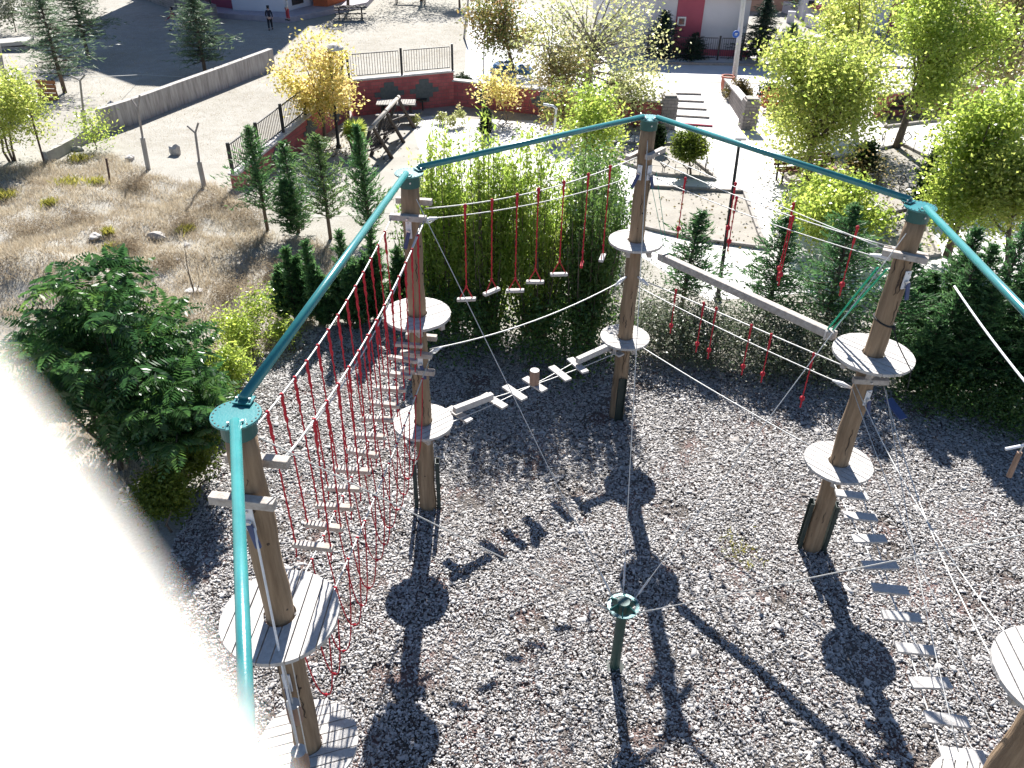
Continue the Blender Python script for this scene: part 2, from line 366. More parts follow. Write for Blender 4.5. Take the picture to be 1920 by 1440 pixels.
ok = inpoly(xx, yy, [G(-60, 10), G(300, 12), G(420, 60), G(570, 66), G(660, 8), G(868, 8), G(862, 120), G(660, 130), G(430, 320), G(200, 270), G(-60, 300)])
xx, yy = xx[ok], yy[ok]
blades('yard_grass', xx, yy, 9, .03, .10, .22, L_DRY, 'thin scorched grass over the open yards behind the brick walls', 'dry grass', .9, .012)

# ---------------------------------------------------------------- walls
BRICK = bpy.data.materials.new('red_brick')
def brickmat(m, c1, c2, mortar, scale):
    nt, N, L, P = nodes_of(m); P.inputs['Roughness'].default_value = .85
    tc = N.new('ShaderNodeTexCoord'); ge = N.new('ShaderNodeNewGeometry'); sx = N.new('ShaderNodeSeparateXYZ'); L.new(tc.outputs['Object'], sx.inputs[0])
    ad = N.new('ShaderNodeMath'); ad.operation = 'ADD'; L.new(sx.outputs[0], ad.inputs[0]); L.new(sx.outputs[1], ad.inputs[1])
    cb = N.new('ShaderNodeCombineXYZ'); L.new(ad.outputs[0], cb.inputs[0]); L.new(sx.outputs[2], cb.inputs[1])
    b = N.new('ShaderNodeTexBrick'); b.inputs['Scale'].default_value = scale; b.inputs['Color1'].default_value = (*c1, 1); b.inputs['Color2'].default_value = (*c2, 1); b.inputs['Mortar'].default_value = (*mortar, 1)
    b.inputs['Mortar Size'].default_value = .018; b.inputs['Brick Width'].default_value = .42; b.inputs['Row Height'].default_value = .2
    L.new(cb.outputs[0], b.inputs['Vector'])
    n = N.new('ShaderNodeTexNoise'); n.inputs['Scale'].default_value = 1.8; n.inputs['Detail'].default_value = 7; L.new(tc.outputs['Object'], n.inputs['Vector'])
    r = N.new('ShaderNodeValToRGB'); r.color_ramp.elements[0].color = (.80, .78, .78, 1); r.color_ramp.elements[1].color = (1.1, 1.08, 1.06, 1); r.color_ramp.elements[0].position = .35; r.color_ramp.elements[1].position = .65
    L.new(n.outputs['Fac'], r.inputs[0]); mx = N.new('ShaderNodeMixRGB'); mx.blend_type = 'MULTIPLY'; mx.inputs[0].default_value = 1
    L.new(b.outputs['Color'], mx.inputs[1]); L.new(r.outputs[0], mx.inputs[2]); L.new(mx.outputs[0], P.inputs['Base Color'])
    bp = N.new('ShaderNodeBump'); bp.inputs['Strength'].default_value = .5; bp.inputs['Distance'].default_value = .02; L.new(b.outputs['Fac'], bp.inputs['Height']); bp.invert = True; L.new(bp.outputs[0], P.inputs['Normal'])
brickmat(BRICK, (.50, .135, .14), (.42, .10, .11), (.26, .12, .12), 1.35)
GREYB = mat('grey_brick', (.13, .145, .15), (.09, .105, .11), 9, .85, .2)
STONE = bpy.data.materials.new('grey_stone_block'); brickmat(STONE, (.27, .24, .23), (.21, .19, .185), (.14, .13, .125), 1.5)
COPE = mat('coping_stone', (.58, .55, .53), (.44, .42, .40), 5, .85, .15)

def iron_panels(a, b, z0, h, npan, parent, posts=True, gap=.11):
    """railing panels along a-b as parts: each post and each panel"""
    a, b = V(a), V(b); u = (b - a).normalized()
    for i in range(npan + 1):
        p = lerp(a, b, i / npan); p.z = z0
        MB().bar(p, p + V((0, 0, h + .08)), .09, .09).build('post', IRON, parent)
    for i in range(npan):
        p, q = lerp(a, b, i / npan) + u * .12, lerp(a, b, (i + 1) / npan) - u * .12
        m = MB()
        for zz in (z0 + .12, z0 + h - .03): m.bar((p.x, p.y, zz), (q.x, q.y, zz), .035, .035)
        k = max(3, int((q - p).length / gap))
        for j in range(k + 1):
            c = lerp(p, q, j / k); m.bar((c.x, c.y, z0 + .12), (c.x, c.y, z0 + h - .03), .018, .018)
        m.build('railing_panel', IRON, parent)
def cross_motif(c, u, nrm, s, parent):
    b = MB(); c, u, nrm = V(c), V(u), V(nrm)
    for k, (wd) in enumerate((.5, .9, 1.5, .9, .5)):
        z = c.z + (k - 2) * s * .17; p = V((c.x, c.y, z)) + nrm * .006
        b.bar(p - u * wd * s * .38, p + u * wd * s * .38, .03, s * .17)
    b.build('brick_cross', GREYB, parent)
def brick_wall(a, b, h, label, crosses=(), side=1, th=.25, fence=None, name='brick_wall'):
    a, b = V(a), V(b); a.z = b.z = 0; u = (b - a).normalized(); nrm = V((u.y, -u.x, 0)) * side
    t = thing(name, label, 'wall', a)
    MB().bar(a + V((0, 0, h / 2)), b + V((0, 0, h / 2)), th, h).build('brickwork', BRICK, t)
    MB().bar(a + V((0, 0, h + .035)) - u * .03, b + V((0, 0, h + .035)) + u * .03, th + .1, .07).build('coping', COPE, t, bevel=.01)
    for f, s in crosses: cross_motif(lerp(a, b, f) + V((0, 0, h * .55)) + nrm * (th / 2), u, nrm, s, t)
    return t
wa, wb_, wc, wd_ = V((G(437, 328, .62).x, G(437, 328, .62).y, 0)), G(661, 217), G(850, 197), G(1240, 240)
hB = VY(661, 152, wb_.y).z; hB = max(1.35, min(1.9, hB))
lwt = thing('brick_wall', 'long red brick wall with grey crosses running back beside the swings', 'wall', wa)
_b = wb_ - V((.17, .3, 0)); _u = (_b - wa).normalized(); _n = V((_u.y, -_u.x, 0)); h0, h1 = .60, hB * .93
def wedge(a, b, za0, zb0, za1, zb1, th):
    o = _n * th / 2; return MB().add([a - o + V((0, 0, za0)), b - o + V((0, 0, zb0)), b + o + V((0, 0, zb0)), a + o + V((0, 0, za0)), a - o + V((0, 0, za1)), b - o + V((0, 0, zb1)), b + o + V((0, 0, zb1)), a + o + V((0, 0, za1))], [(0, 3, 2, 1), (4, 5, 6, 7), (0, 1, 5, 4), (1, 2, 6, 5), (2, 3, 7, 6), (3, 0, 4, 7)])
wedge(wa, _b, -.3, -.1, h0, h1, .25).build('brickwork', BRICK, lwt); wedge(wa - _u * .03, _b + _u * .03, h0 + .002, h1 + .002, h0 + .07, h1 + .07, .35).build('coping', COPE, lwt)
for f, sz in ((.30, .7), (.60, 1.0), (.86, 1.0)): cross_motif(lerp(wa, _b, f) + V((0, 0, lerp(h0, h1, f) * .5)) + _n * .125, _u, _n, sz, lwt)
f1 = thing('iron_fence', 'black iron railing on the brick wall beside the swings', 'fence', (wa.x, wa.y, 0))
for i in range(6):
    p = lerp(wa, _b, i / 5) + V((0, 0, lerp(h0, h1, i / 5) + .07)); MB().bar(p, p + V((0, 0, 1.02)), .09, .09).build('post', IRON, f1)
    if i < 5:
        q = lerp(wa, _b, (i + 1) / 5) + V((0, 0, lerp(h0, h1, (i + 1) / 5) + .07)); m = MB()
        for zz in (.12, .92): m.bar(lerp(p, q, .06) + V((0, 0, zz)), lerp(p, q, .94) + V((0, 0, zz)), .035, .035)
        for j in range(15): c = lerp(p, q, .06 + .88 * j / 14); m.bar(c + V((0, 0, .12)), c + V((0, 0, .92)), .018, .018)
        m.build('railing_panel', IRON, f1)
brick_wall(wb_ + V((.0, 0, 0)), wc, hB, 'red brick wall with two grey crosses behind the swing bench', ((.36, 1.15), (.70, 1.15)), 1)
f2 = thing('iron_fence', 'black iron railing in two panels above the back brick wall', 'fence', (wb_.x, wb_.y, 0))
iron_panels(wb_, wc, hB + .07, 1.0, 2, f2)
brick_wall(wc + V((.02, 0.02, 0)), wd_, 1.05, 'lower red brick wall stretching from the railing to the stone pillar', ((.15, .95), (.45, .95)), 1)
brick_wall(G(1640, 220), G(1830, 200), 1.0, 'red brick wall under the big trees behind the park bench', (), 1)
# concrete retaining wall
CW = [G(512, 128), G(420, 165), G(330, 200), G(260, 228), G(195, 250)]
cw = thing('concrete_wall', 'weathered grey concrete retaining wall running across the dry yard', 'wall', CW[0])
m1 = MB()
hw = .95
for i in range(len(CW) - 1):
    p, q = CW[i], CW[i + 1]; d = (q - p).normalized(); m1.bar(p + V((0, 0, hw / 2 - .1)), q + d * .02 + V((0, 0, hw / 2 - .1 + .004 * i)), .28, hw + .2)
m1.build('wall_face', mat('stained_concrete', (.46, .44, .41), (.27, .255, .235), 4.5, .9, .4, (1.6, 1.6, .22), lo=.34, hi=.62, c3=(.20, .19, .17)), cw)
cw2 = thing('concrete_kerb', 'broken low concrete kerb curving down to the rusty fence stake', 'kerb', G(160, 262))
k_ = [G(196, 252), G(150, 272), G(118, 290), G(88, 306)]; m1 = MB()
for i in range(3): m1.bar(k_[i] + V((0, 0, .18)), k_[i + 1] + V((0, 0, .18 + .01 * i)), .2, .4)
m1.build('kerb_face', CONC, cw2)

# ---------------------------------------------------------------- buildings
WHITEW = mat('white_render', (.66, .65, .68), (.58, .57, .60), .7, .9, .05, lo=.3, hi=.75)
PINKW = mat('pink_render', (.42, .10, .14), (.36, .085, .12), .8, .9, .05)
ORANGEW = mat('orange_render', (.50, .13, .05), (.42, .10, .04), .9, .9)
PLINTH = mat('terrace_stone', (.40, .36, .40), (.32, .29, .33), 3, .85, .1)
GLASS = mat('dark_glass', (.03, .04, .05), (.04, .05, .06), 3, .1, spec=.6)
FRAME = mat('window_frame', (.75, .75, .75), (.66, .66, .66), 5, .5)
ROOFM = mat('roof_tile', (.35, .12, .08), (.26, .09, .06), 12, .85, .3)
# school, far left: stepped blocks
sb = thing('school_building', 'tall white and pink school building on a stone terrace', 'building', (-16, 58, 0))
HB = 14.6
MB().prism([(-18.7, 56.6), (-15.25, 56.3), (-13.9, 59.6), (-13.9, 72), (-18.7, 72)], .32, HB).build('white_block', WHITEW, sb)
MB().prism([(-21.0, 58.1), (-18.703, 57.0), (-18.703, 72), (-21.0, 72)], .32, HB - .02).build('pink_block', PINKW, sb)
MB().prism([(-27, 64), (-21.003, 59.6), (-21.003, 72), (-27, 72)], .0, HB - .2).build('white_wing', WHITEW, sb)
MB().prism([(-13.9, 58.7), (-12.9, 58.5), (-12.2, 60.8), (-12.2, 66), (-13.897, 66)], .32, 4.2).build('orange_porch', ORANGEW, sb)
MB().prism([(-21.5, 56.0), (-14.6, 54.4), (-10.6, 60.5), (-10.6, 73), (-21.5, 73)], 0, .318).build('terrace', PLINTH, sb)
MB().prism([(-27.3, 63.6), (-18.4, 56.2), (-15.1, 55.9), (-13.5, 59.4), (-13.5, 72.4), (-27.3, 72.4)], HB, HB + .35).build('roof', ROOFM, sb)
f_ = MB().bar((-14.93, 57.1, .95), (-14.45, 58.25, .95), .05, .75).build('vent_grille', IRON, sb)
# stone retaining wall and railing left of the school
sw = thing('stone_wall', 'grey stone retaining wall under the railing left of the school', 'wall', (-21.5, 55, 0))
MB().bar((-27.5, 63.0, .55), (-18.9, 53.6, .55), .4, 1.1).build('stone_face', STONE, sw)
f3 = thing('iron_fence', 'black iron railing on the stone wall left of the school', 'fence', (-21.5, 55, 1.1))
iron_panels((-27.2, 62.7, 0), (-19.1, 53.8, 0), 1.11, 1.0, 5, f3)
# white block with the pink strip, top right
p0, p1 = V((5.0, 46.9, 0)), V((12.45, 46.45, 0))
rb = thing('side_building', 'pale rendered building with a pink strip and tiny window', 'building', p0)
HR = 3.0
def wseg(name, x0, x1, m, proud=0, h=HR):
    y0, y1 = 47.7 - (x0 - 5) * .06, 47.7 - (x1 - 5) * .06
    return MB().prism([(x0, y0 - proud), (x1, y1 - proud), (x1, 60), (x0, 60)], 0, h).build(name, m, rb)
wseg('white_wall', 5.0, 8.55, WHITEW); wseg('pink_strip', 8.553, 9.97, PINKW, .06); wseg('white_wall', 9.973, 12.45, WHITEW)
MB().prism([(4.7, 47.3), (12.75, 46.85), (12.75, 60), (4.7, 60)], HR, HR + .2).build('roof', ROOFM, rb)
wz = VY(1278, 40, 47.35); wf = MB().box((wz.x, 47.38, wz.z), (.46, .08, .46)).build('window', FRAME, rb)
MB().box((wz.x, 47.335, wz.z), (.30, .03, .30)).build('pane', GLASS, wf)
# pavement and railing in front of it
sheet('pavement', px((1150, 118), (1960, 132), (1960, 104), (1390, 108), (1200, 100)), .12, PAVE)
o = MB().bar(G(1150, 119) + V((0, 0, .06)), G(1960, 133) + V((0, 0, .06)), .18, .15).build('kerb', CURB); o['kind'] = 'structure'
f4 = thing('iron_fence', 'black iron railing in front of the building with the pink strip', 'fence', G(1212, 112))
iron_panels(G(1212, 114), G(1520, 121), .12, 1.15, 7, f4)
lw = thing('low_wall', 'low pink wall at the foot of the far railing', 'wall', G(1330, 108))
MB().bar(G(1310, 108) + V((0, .12, .25)), G(1405, 112) + V((0, .12, .25)), .15, .35).build('wall_face', PINKW, lw)
# terraces with red tops, far right
tw = thing('terrace_wall', 'white terraced wall with dark red sloping cap in the far yard', 'wall', G(1470, 40))
for i, (a, b_) in enumerate((((1468, 22), (1500, 32)), ((1510, 48), (1545, 62)), ((1474, 42), (1488, 43)))):
    p, q = G(*a), G(*b_); MB().bar(p + V((0, 0, .35)), q + V((0, 0, .35)), .3, .7).build('white_face', WHITEW, tw)
p, q = G(1478, 18), G(1540, 46); MB().bar(p + V((0, .5, .9)), q + V((0, .5, .9)), .5, .3).build('red_cap', PINKW, tw)
hb = thing('small_hut', 'small white hut with a dark opening beside the far terrace', 'hut', G(1525, 38))
p = G(1525, 38); MB().box(p + V((0, .8, .8)), (1.6, 1.4, 1.6)).build('hut_wall', WHITEW, hb); MB().box(p + V((-.35, .085, 1.0)), (.4, .03, .4)).build('opening', GLASS, hb)
MB().box(p + V((0, .8, 1.68)), (1.9, 1.7, .14)).build('roof', PINKW, hb)
pw = thing('boundary_wall', 'salmon boundary wall across the back of the far yard', 'wall', (16, 62, 0))
MB().bar((14.2, 62.5, .9), (24, 62, .9), .3, 1.8).build('wall_face', mat('salmon_render', (.55, .33, .24), (.46, .27, .2), 1, .9), pw)
rb2 = thing('far_building', 'white building with dark pink corner behind the big tree', 'building', (24, 58, 0))
MB().prism([(21.2, 55.4), (23.4, 55.2), (23.4, 70), (21.2, 70)], 0, 6).build('white_wall', WHITEW, rb2); MB().prism([(23.403, 55.1), (27, 55), (27, 70), (23.403, 70)], 0, 6).build('pink_wall', PINKW, rb2)
MB().prism([(21, 55), (27.2, 54.7), (27.2, 70.3), (21, 70.3)], 6, 6.25).build('roof', ROOFM, rb2)

# ---------------------------------------------------------------- park steps, pillars, planter
st = thing('park_steps', 'wide shallow white steps with dark risers beside the stone pillar', 'steps', G(1300, 230))
lo0, lo1, hi0, hi1 = G(1252, 232), G(1336, 238), G(1250, 178), G(1308, 179)
for i in range(5):
    a, b_ = lerp(lo0, hi0, i / 5), lerp(lo1, hi1, i / 5); z = .07 * (i + 1)
    q0, q1 = lerp(lo0, hi0, 1.0), lerp(lo1, hi1, 1.0)
    MB().prism([(a.x, a.y + .05), (b_.x, b_.y + .05), (q1.x, q1.y), (q0.x, q0.y)], z - .07, z).build('tread', PAVE, st)
    MB().bar(V((a.x, a.y, z - .04)), V((b_.x, b_.y, z - .04)), .09, .09).build('riser', PINKW if i == 0 else CURB, st)
def pillar(base, top, wpx, label):
    h = VY(top[0], top[1], base.y).z
    t = thing('stone_pillar', label, 'pillar', base, 'stone gate pillars')
    MB().box(base + V((0, 0, h / 2)), (.62, .62, h)).build('shaft', STONE, t); MB().box(base + V((0, 0, h + .04)), (.5, .5, .08)).build('cap', CURB, t)
pillar(G(1249, 240), (1250, 180), 18, 'grey stone pillar left of the white park steps')
pillar(G(1400, 240), (1406, 186), 20, 'grey stone pillar at the end of the sloping side wall')
rw = thing('ramp_wall', 'sloping pale side wall of the ramp between planter and pillar', 'wall', G(1385, 215))
p, q = G(1358, 172), G(1393, 228); MB().bar(p + V((0, 0, .22)), q + V((0, 0, .42)), .22, .8).build('wall_face', STONE, rw); MB().bar(p + V((0, 0, .64)), q + V((0, 0, .84)), .34, .06).build('coping', COPE, rw)
pl = thing('round_planter', 'round terracotta planter pot at the head of the ramp', 'planter', G(1361, 172))
MB().lathe(G(1361, 172), [(.16, 0), (.24, .08), (.30, .3), (.30, .62), (.34, .66), (.34, .74), (.27, .74), (.25, .68)], 20).build('pot', mat('terracotta', (.45, .16, .11), (.38, .13, .09), 6, .8), pl)
MB().lathe(G(1361, 172), [(.25, .68), (.08, .70)], 16).build('soil', BARK, pl)
PALEPOLE = mat('pale_pole', (.62, .61, .60), (.50, .49, .48), 4, .7)
# utility pole with round blue sign
up = thing('utility_pole', 'tall leaning pale grey utility pole beside the road', 'pole', G(1374, 168))
b0 = G(1374, 168); tpt = VY(1398, -30, b0.y); MB().tube([b0, tpt], [.13, .10], 10).build('shaft', PALEPOLE, up)
sg = VY(1380, 64, b0.y - .2)
s_ = thing('round_sign', 'small round blue sign fixed to the utility pole', 'sign', sg); MB().cyl(sg + V((0, -.02, 0)), sg + V((0, .02, 0)), .16, n=20).build('disc', mat('sign_blue', (.03, .12, .5), (.03, .11, .45), 5, .4), s_)
MB().bar(sg + V((-.06, -.028, .03)), sg + V((.07, -.028, .03)), .012, .03).build('white_mark', FRAME, s_); MB().bar(sg + V((-.06, -.028, -.03)), sg + V((.05, -.028, -.03)), .012, .03).build('white_mark', FRAME, s_)
MB().bar(sg + V((0, .03, 0)), V((b0.x + (tpt.x - b0.x) * .42, b0.y, sg.z)), .03, .03).build('bracket', STEEL, s_)

def lamp_post(name, base, top, label, arm=None, r=.05, m=IRON, dome=True):
    h = VY(top[0], top[1], base.y); t = thing(name, label, 'street lamp', base)
    MB().tube([base, lerp(base, h, .35), h], [r * 1.35, r, r * .75], 10).build('shaft', m, t)
    MB().cyl(base, base + V((0, 0, .12)), r * 2.2, n=12).build('base_plate', m, t)
    return t, h
t, h = lamp_post('street_lamp', G(635, 277), (617, 92), 'dark lamp post with pale domed hood in the yellow tree')
MB().lathe(h + V((.18, 0, 0)), [(.34, .0), (.32, .08), (.2, .17), (.05, .2)], 18).build('lamp_hood', COPE, t); MB().bar(h, h + V((.2, 0, .05)), .04, .04).build('arm', IRON, t)
t, h = lamp_post('street_lamp', G(1345, 562), (1387, 262), 'slim black lamp post standing between the hanging ropes and the park', r=.045)
MB().bar(h + V((-.1, 0, .02)), h + V((.14, 0, .02)), .07, .06).build('lamp_head', STEEL, t)
bpz = G(1345, 562); MB().cyl(bpz + V((0, 0, .95)), bpz + V((0, 0, 1.05)), .075, n=12).build('pole_clamp', STEEL, t)
t, h = lamp_post('street_lamp', G(1037, 275), (1043, 204), 'short grey lamp post with bent arm rising behind the green hedge', r=.06, m=STEEL)
MB().tube([h, h + V((-.12, 0, .1)), h + V((-.5, 0, .16))], .05, 8).build('lamp_arm', STEEL, t)

# ---------------------------------------------------------------- ropes course
PA, PB, PC, PD, PE = V((-2.18, 5.06, 0)), V((-1.465, 10.614, 0)), V((2.188, 13.455, 0)), V((5.169, 9.77, 0)), V((4.9, 4.4, 0))
PF = V((-.75, .6, 0))
HT = 6.2
def deck(t, c, z, r, ang, hole=.155, nb=None):
    """round deck of boards with open joints; ang = direction the boards run"""
    u = V((math.cos(R(ang)), math.sin(R(ang)), 0)); n = V((-u.y, u.x, 0)); nb = nb or 9
    bw = 2 * r / nb; m = MB()
    for i in range(nb):
        y0, y1 = -r + i * bw + .0065, -r + (i + 1) * bw - .0065
        ys = np.linspace(max(y0, -r + .006), min(y1, r - .006), 7)
        right = [(math.sqrt(max(r * r - y * y, 0)), y) for y in ys]; left = [(-x, y) for x, y in right][::-1]
        segs = [right + left]
        if abs((y0 + y1) / 2) < hole + bw * .4:      # board notched round the pole
            hx = [math.sqrt(max(hole ** 2 - y * y, 0)) for y in ys]
            if max(hx) > .02:
                segs = [right + [(h, y) for h, y in zip(hx, ys)][::-1], [(-h, y) for h, y in zip(hx, ys)] + left]
        for sg_ in segs:
            dz = random.uniform(-.003, .003)
            m.prism([c + u * x + n * y for x, y in sg_], z - .045 + dz, z + dz)
    d = m.build('platform', DECK, t)
    j = MB()
    for s in (-1, 1):
        q = c + u * 0 + V((0, 0, z - .10))
        j.bar(q + u * s * .19 - n * r * .86, q + u * s * .19 + n * r * .86, .07, .10)
    j.build('joist', TIMBER, d)
    return d
def crossbars(t, c, z, adir, L=.58, dz=.0, order=(1, 1), sec=.09):
    """pair of timbers bolted each side of the pole, lying across the direction adir"""
    a = V(adir).normalized(); n = V((-a.y, a.x, 0))
    for s, on in zip((-1, 1), order):
        if not on: continue
        q = c + a * s * .185 + V((0, 0, z + dz * s))
        o = MB().bar(q - n * L / 2, q + n * L / 2, sec, .085).build('crossbar', TIMBER, t, bevel=.008)
        MB().cyl(q - a * s * .06, q + a * s * .075, .016, n=8).build('bolt', STEEL, o)
def device(t, c, z, ang, tilt=.06):
    """metal plate and blue belay pulley on the pole face towards ang"""
    d = V((math.cos(R(ang)), math.sin(R(ang)), 0)); s = V((-d.y, d.x, 0)); q = c + d * .15 + V((0, 0, z))
    o = MB().bar(q - V((0, 0, .13)) + d * .008, q + V((0, 0, .13)) + d * .008, .085, .02, up=d).build('belay_plate', WHITEPL, t, bevel=.004)
    MB().bar(q + d * .05 + V((0, 0, -.02)) + s * .01, q + d * .07 - V((0, 0, .27)) + s * tilt, .055, .03, up=d).build('blue_trolley', BLUEPL, o, bevel=.008)
    k = MB()
    for zz in (-.1, .1): k.cyl(q + V((0, 0, zz)), q + d * .035 + V((0, 0, zz)), .013, n=8)
    k.cyl(q + d * .03 + V((0, 0, -.02)), q + d * .06 + V((0, 0, -.02)), .03, n=12)
    k.build('bolt', STEEL, o)
def pole(c, label, z1, z2, r1, r2, a1, a2, shoe=None, cracks=()):
    t = thing('ropes_course_pole', label, 'pole', c, 'tall timber poles of the ropes course')
    rs = []; pts = []
    for i in range(24):
        z = -.1 + (HT - .02) * i / 23; pts.append(c + V((.008 * math.sin(i * 1.7), .008 * math.cos(i * 1.3), z))); rs.append(.150 - .023 * i / 23 + .003 * math.sin(i * 2.1))
    tr = MB().tube(pts, rs, 28).build('trunk', WOODPOLE, t, smooth=True)
    cracks = list(cracks) + [(rng.uniform(.4, 5.6), rng.uniform(.12, .5), rng.uniform(-170, -10)) for _ in range(9)]
    kn = MB()
    for _ in range(7):
        z = rng.uniform(.5, 5.8); a_ = R(rng.uniform(-175, -5)); d = V((math.cos(a_), math.sin(a_), 0)); rr = .150 - .023 * z / 6.2; kn.cyl(c + d * (rr - .01) + V((0, 0, z)), c + d * (rr + .002) + V((0, 0, z)), rng.uniform(.010, .02), n=8)
    kn.build('knots', CRACK, tr)
    for (z, L, ang) in cracks:
        d = V((math.cos(R(ang)), math.sin(R(ang)), 0)); s = V((-d.y, d.x, 0)); rr = .150 - .023 * z / 6.2
        q = [c + d * (rr + .0015) + V((0, 0, z + L * k / 6)) + s * .012 * math.sin(k * 2.3 + z) for k in range(7)]
        m = MB()
        for k in range(6): m.bar(q[k], q[k + 1], .011 * math.sin(math.pi * (k + .7) / 6.4) + .003, .004, up=d)
        m.build('crack', CRACK, tr)
    col = MB().lathe(c + V((0, 0, HT - .2)), [(.128, 0), (.143, 0), (.143, .17), (.128, .17)], 28).build('steel_collar', DTEAL, t)
    MB().lathe(c + V((0, 0, HT - .03)), [(.198, 0), (.20, .004), (.20, .016), (.198, .02)], 36).build('cap_plate', TEAL, t)
    k = MB()
    for i in range(24):
        a = 2 * math.pi * i / 24; p = c + V((.178 * math.cos(a), .178 * math.sin(a), HT - .012)); k.cyl(p, p + V((0, 0, .006)), .0075, n=6)
    k.build('bolt_ring', SHOE, t)
    k = MB()
    for a in (-80, 10, 100, 190):
        d = V((math.cos(R(a)), math.sin(R(a)), 0)); k.cyl(c + d * .14 + V((0, 0, HT - .11)), c + d * .158 + V((0, 0, HT - .11)), .013, n=8)
    k.build('bolt', STEEL, col)
    for z, r, a in ((z1, r1, a1), (z2, r2, a2)): deck(t, c, z, r, a)
    if shoe is not None:
        for s in (-1, 1):
            d = V((math.cos(R(shoe)), math.sin(R(shoe)), 0)) * s; e = V((-d.y, d.x, 0)); q = c + d * .172
            m = MB(); m.bar(q, q + V((0, 0, 1.08)), .15, .012, up=d)
            for ss in (-1, 1): m.bar(q + e * ss * .075 + d * .03, q + e * ss * .075 + d * .03 + V((0, 0, 1.08)), .012, .06, up=d)
            m.build('steel_shoe', SHOE, t)
    return t
def dirv(a, b): return (b - a).normalized()
uAB, uBC, uCD, uDE = dirv(PA, PB), dirv(PB, PC), dirv(PC, PD), dirv(PD, PE)
tA = pole(PA, 'nearest timber pole on the left carrying the big plank platform', 1.64, 3.80, .545, .56, 18, 88, None, ((4.95, .35, -95), (5.55, .3, -80), (2.6, .5, -60)))
crossbars(tA, PA, 5.50, uAB, .56, .07); crossbars(tA, PA, 3.3, uAB, .56, .03, (0, 1)); device(tA, PA, 5.2, -95); device(tA, PA, 2.95, -95, .02)
tB = pole(PB, 'timber pole behind the red rope bridge with two stacked round platforms', 1.95, 4.0, .50, .51, 42, 36, 5, ((2.4, .25, -120), (4.6, .35, -70)))
crossbars(tB, PB, 5.66, uAB, .52, .05); crossbars(tB, PB, 3.42, uAB, .50, .05); crossbars(tB, PB, 3.06, uAB, .56, 0, (1, 0)); device(tB, PB, 5.42, -100, -.05); device(tB, PB, 3.2, -80)
tC = pole(PC, 'farthest timber pole between the swing steps and the hanging log', 1.97, 4.0, .48, .49, -6, 2, -82, ((1.2, .55, -88), (2.4, .4, -70), (2.9, .3, -85), (4.5, .4, -88), (1.45, .4, -70)))
crossbars(tC, PC, 5.58, uCD + V((.25, .1, 0)), .56, .05); device(tC, PC, 5.3, -125, -.08); device(tC, PC, 5.3, -60)
tD = pole(PD, 'timber pole on the right beside the stepping plank bridge', 1.96, 3.98, .52, .56, -48, -46, -10, ((2.2, .5, -95), (.6, .4, -100), (5.0, .3, -90)))
crossbars(tD, PD, 5.52, uDE + V((-.45, 0, 0)), .56, .05); crossbars(tD, PD, 3.62, uDE, .5, 0, (0, 1)); device(tD, PD, 5.22, -75, .05); device(tD, PD, 3.3, -75, .05)
# blue safety plate under the deck of that pole
q = PD + V((.25, -.55, 3.40)); MB().bar(q + V((-.06, .12, .08)), q + V((.08, -.18, -.05)), .14, .02).build('blue_plate', BLUEPL, tD)
tE = pole(PE, 'timber pole cut by the right edge of the photo under a white platform', 1.95, 3.98, .52, .57, 60, 85, None)

# green steel pipes between the pole tops
def beam(a, b, label):
    u = dirv(a, b); p, q = a + u * .16 + V((0, 0, HT + .03)), b - u * .16 + V((0, 0, HT + .03))
    t = thing('green_pipe', label, 'pipe', p, 'green steel pipes joining the pole tops')
    MB().tube([p, q], .043, 20).build('pipe', TEAL, t, smooth=True)
    n = V((-u.y, u.x, 0))
    for e, s in ((p, 1), (q, -1)):
        o = MB().bar(e - u * s * .05 - V((0, 0, .022)), e + u * s * .07 - V((0, 0, .022)), .15, .014).build('end_bracket', TEAL, t)
        k = MB()
        for w_ in (-.055, .055): k.cyl(e + n * w_ - V((0, 0, .015)), e + n * w_ + V((0, 0, .008)), .011, n=6)
        k.build('bolt', STEEL, o)
beam(PA, PF, 'green steel pipe coming from the lower left to the nearest pole'); beam(PA, PB, 'green steel pipe above the red rope bridge')
beam(PB, PC, 'green steel pipe above the row of hanging swing steps'); beam(PC, PD, 'green steel pipe above the hanging log'); beam(PD, PE, 'green steel pipe running off the right edge of the photo')

def cable(a, b, sag, label, r=.008, m=None, name='steel_cable', n=14, group=None):
    o = MB().tube(curve(a, b, sag, n), r, 6).build(name, m or CABLE, smooth=True)
    return tag(o, label, 'cable', group)
def at(a, u, t, z, off=0.0):
    n = V((-u.y, u.x, 0)); p = a + u * t + n * off; return V((p.x, p.y, z))
def ringclamp(p, d):
    pass
ORD = ['first', 'second', 'third', 'fourth', 'fifth', 'sixth', 'seventh', 'eighth', 'ninth', 'tenth', 'eleventh', 'twelfth', 'thirteenth']

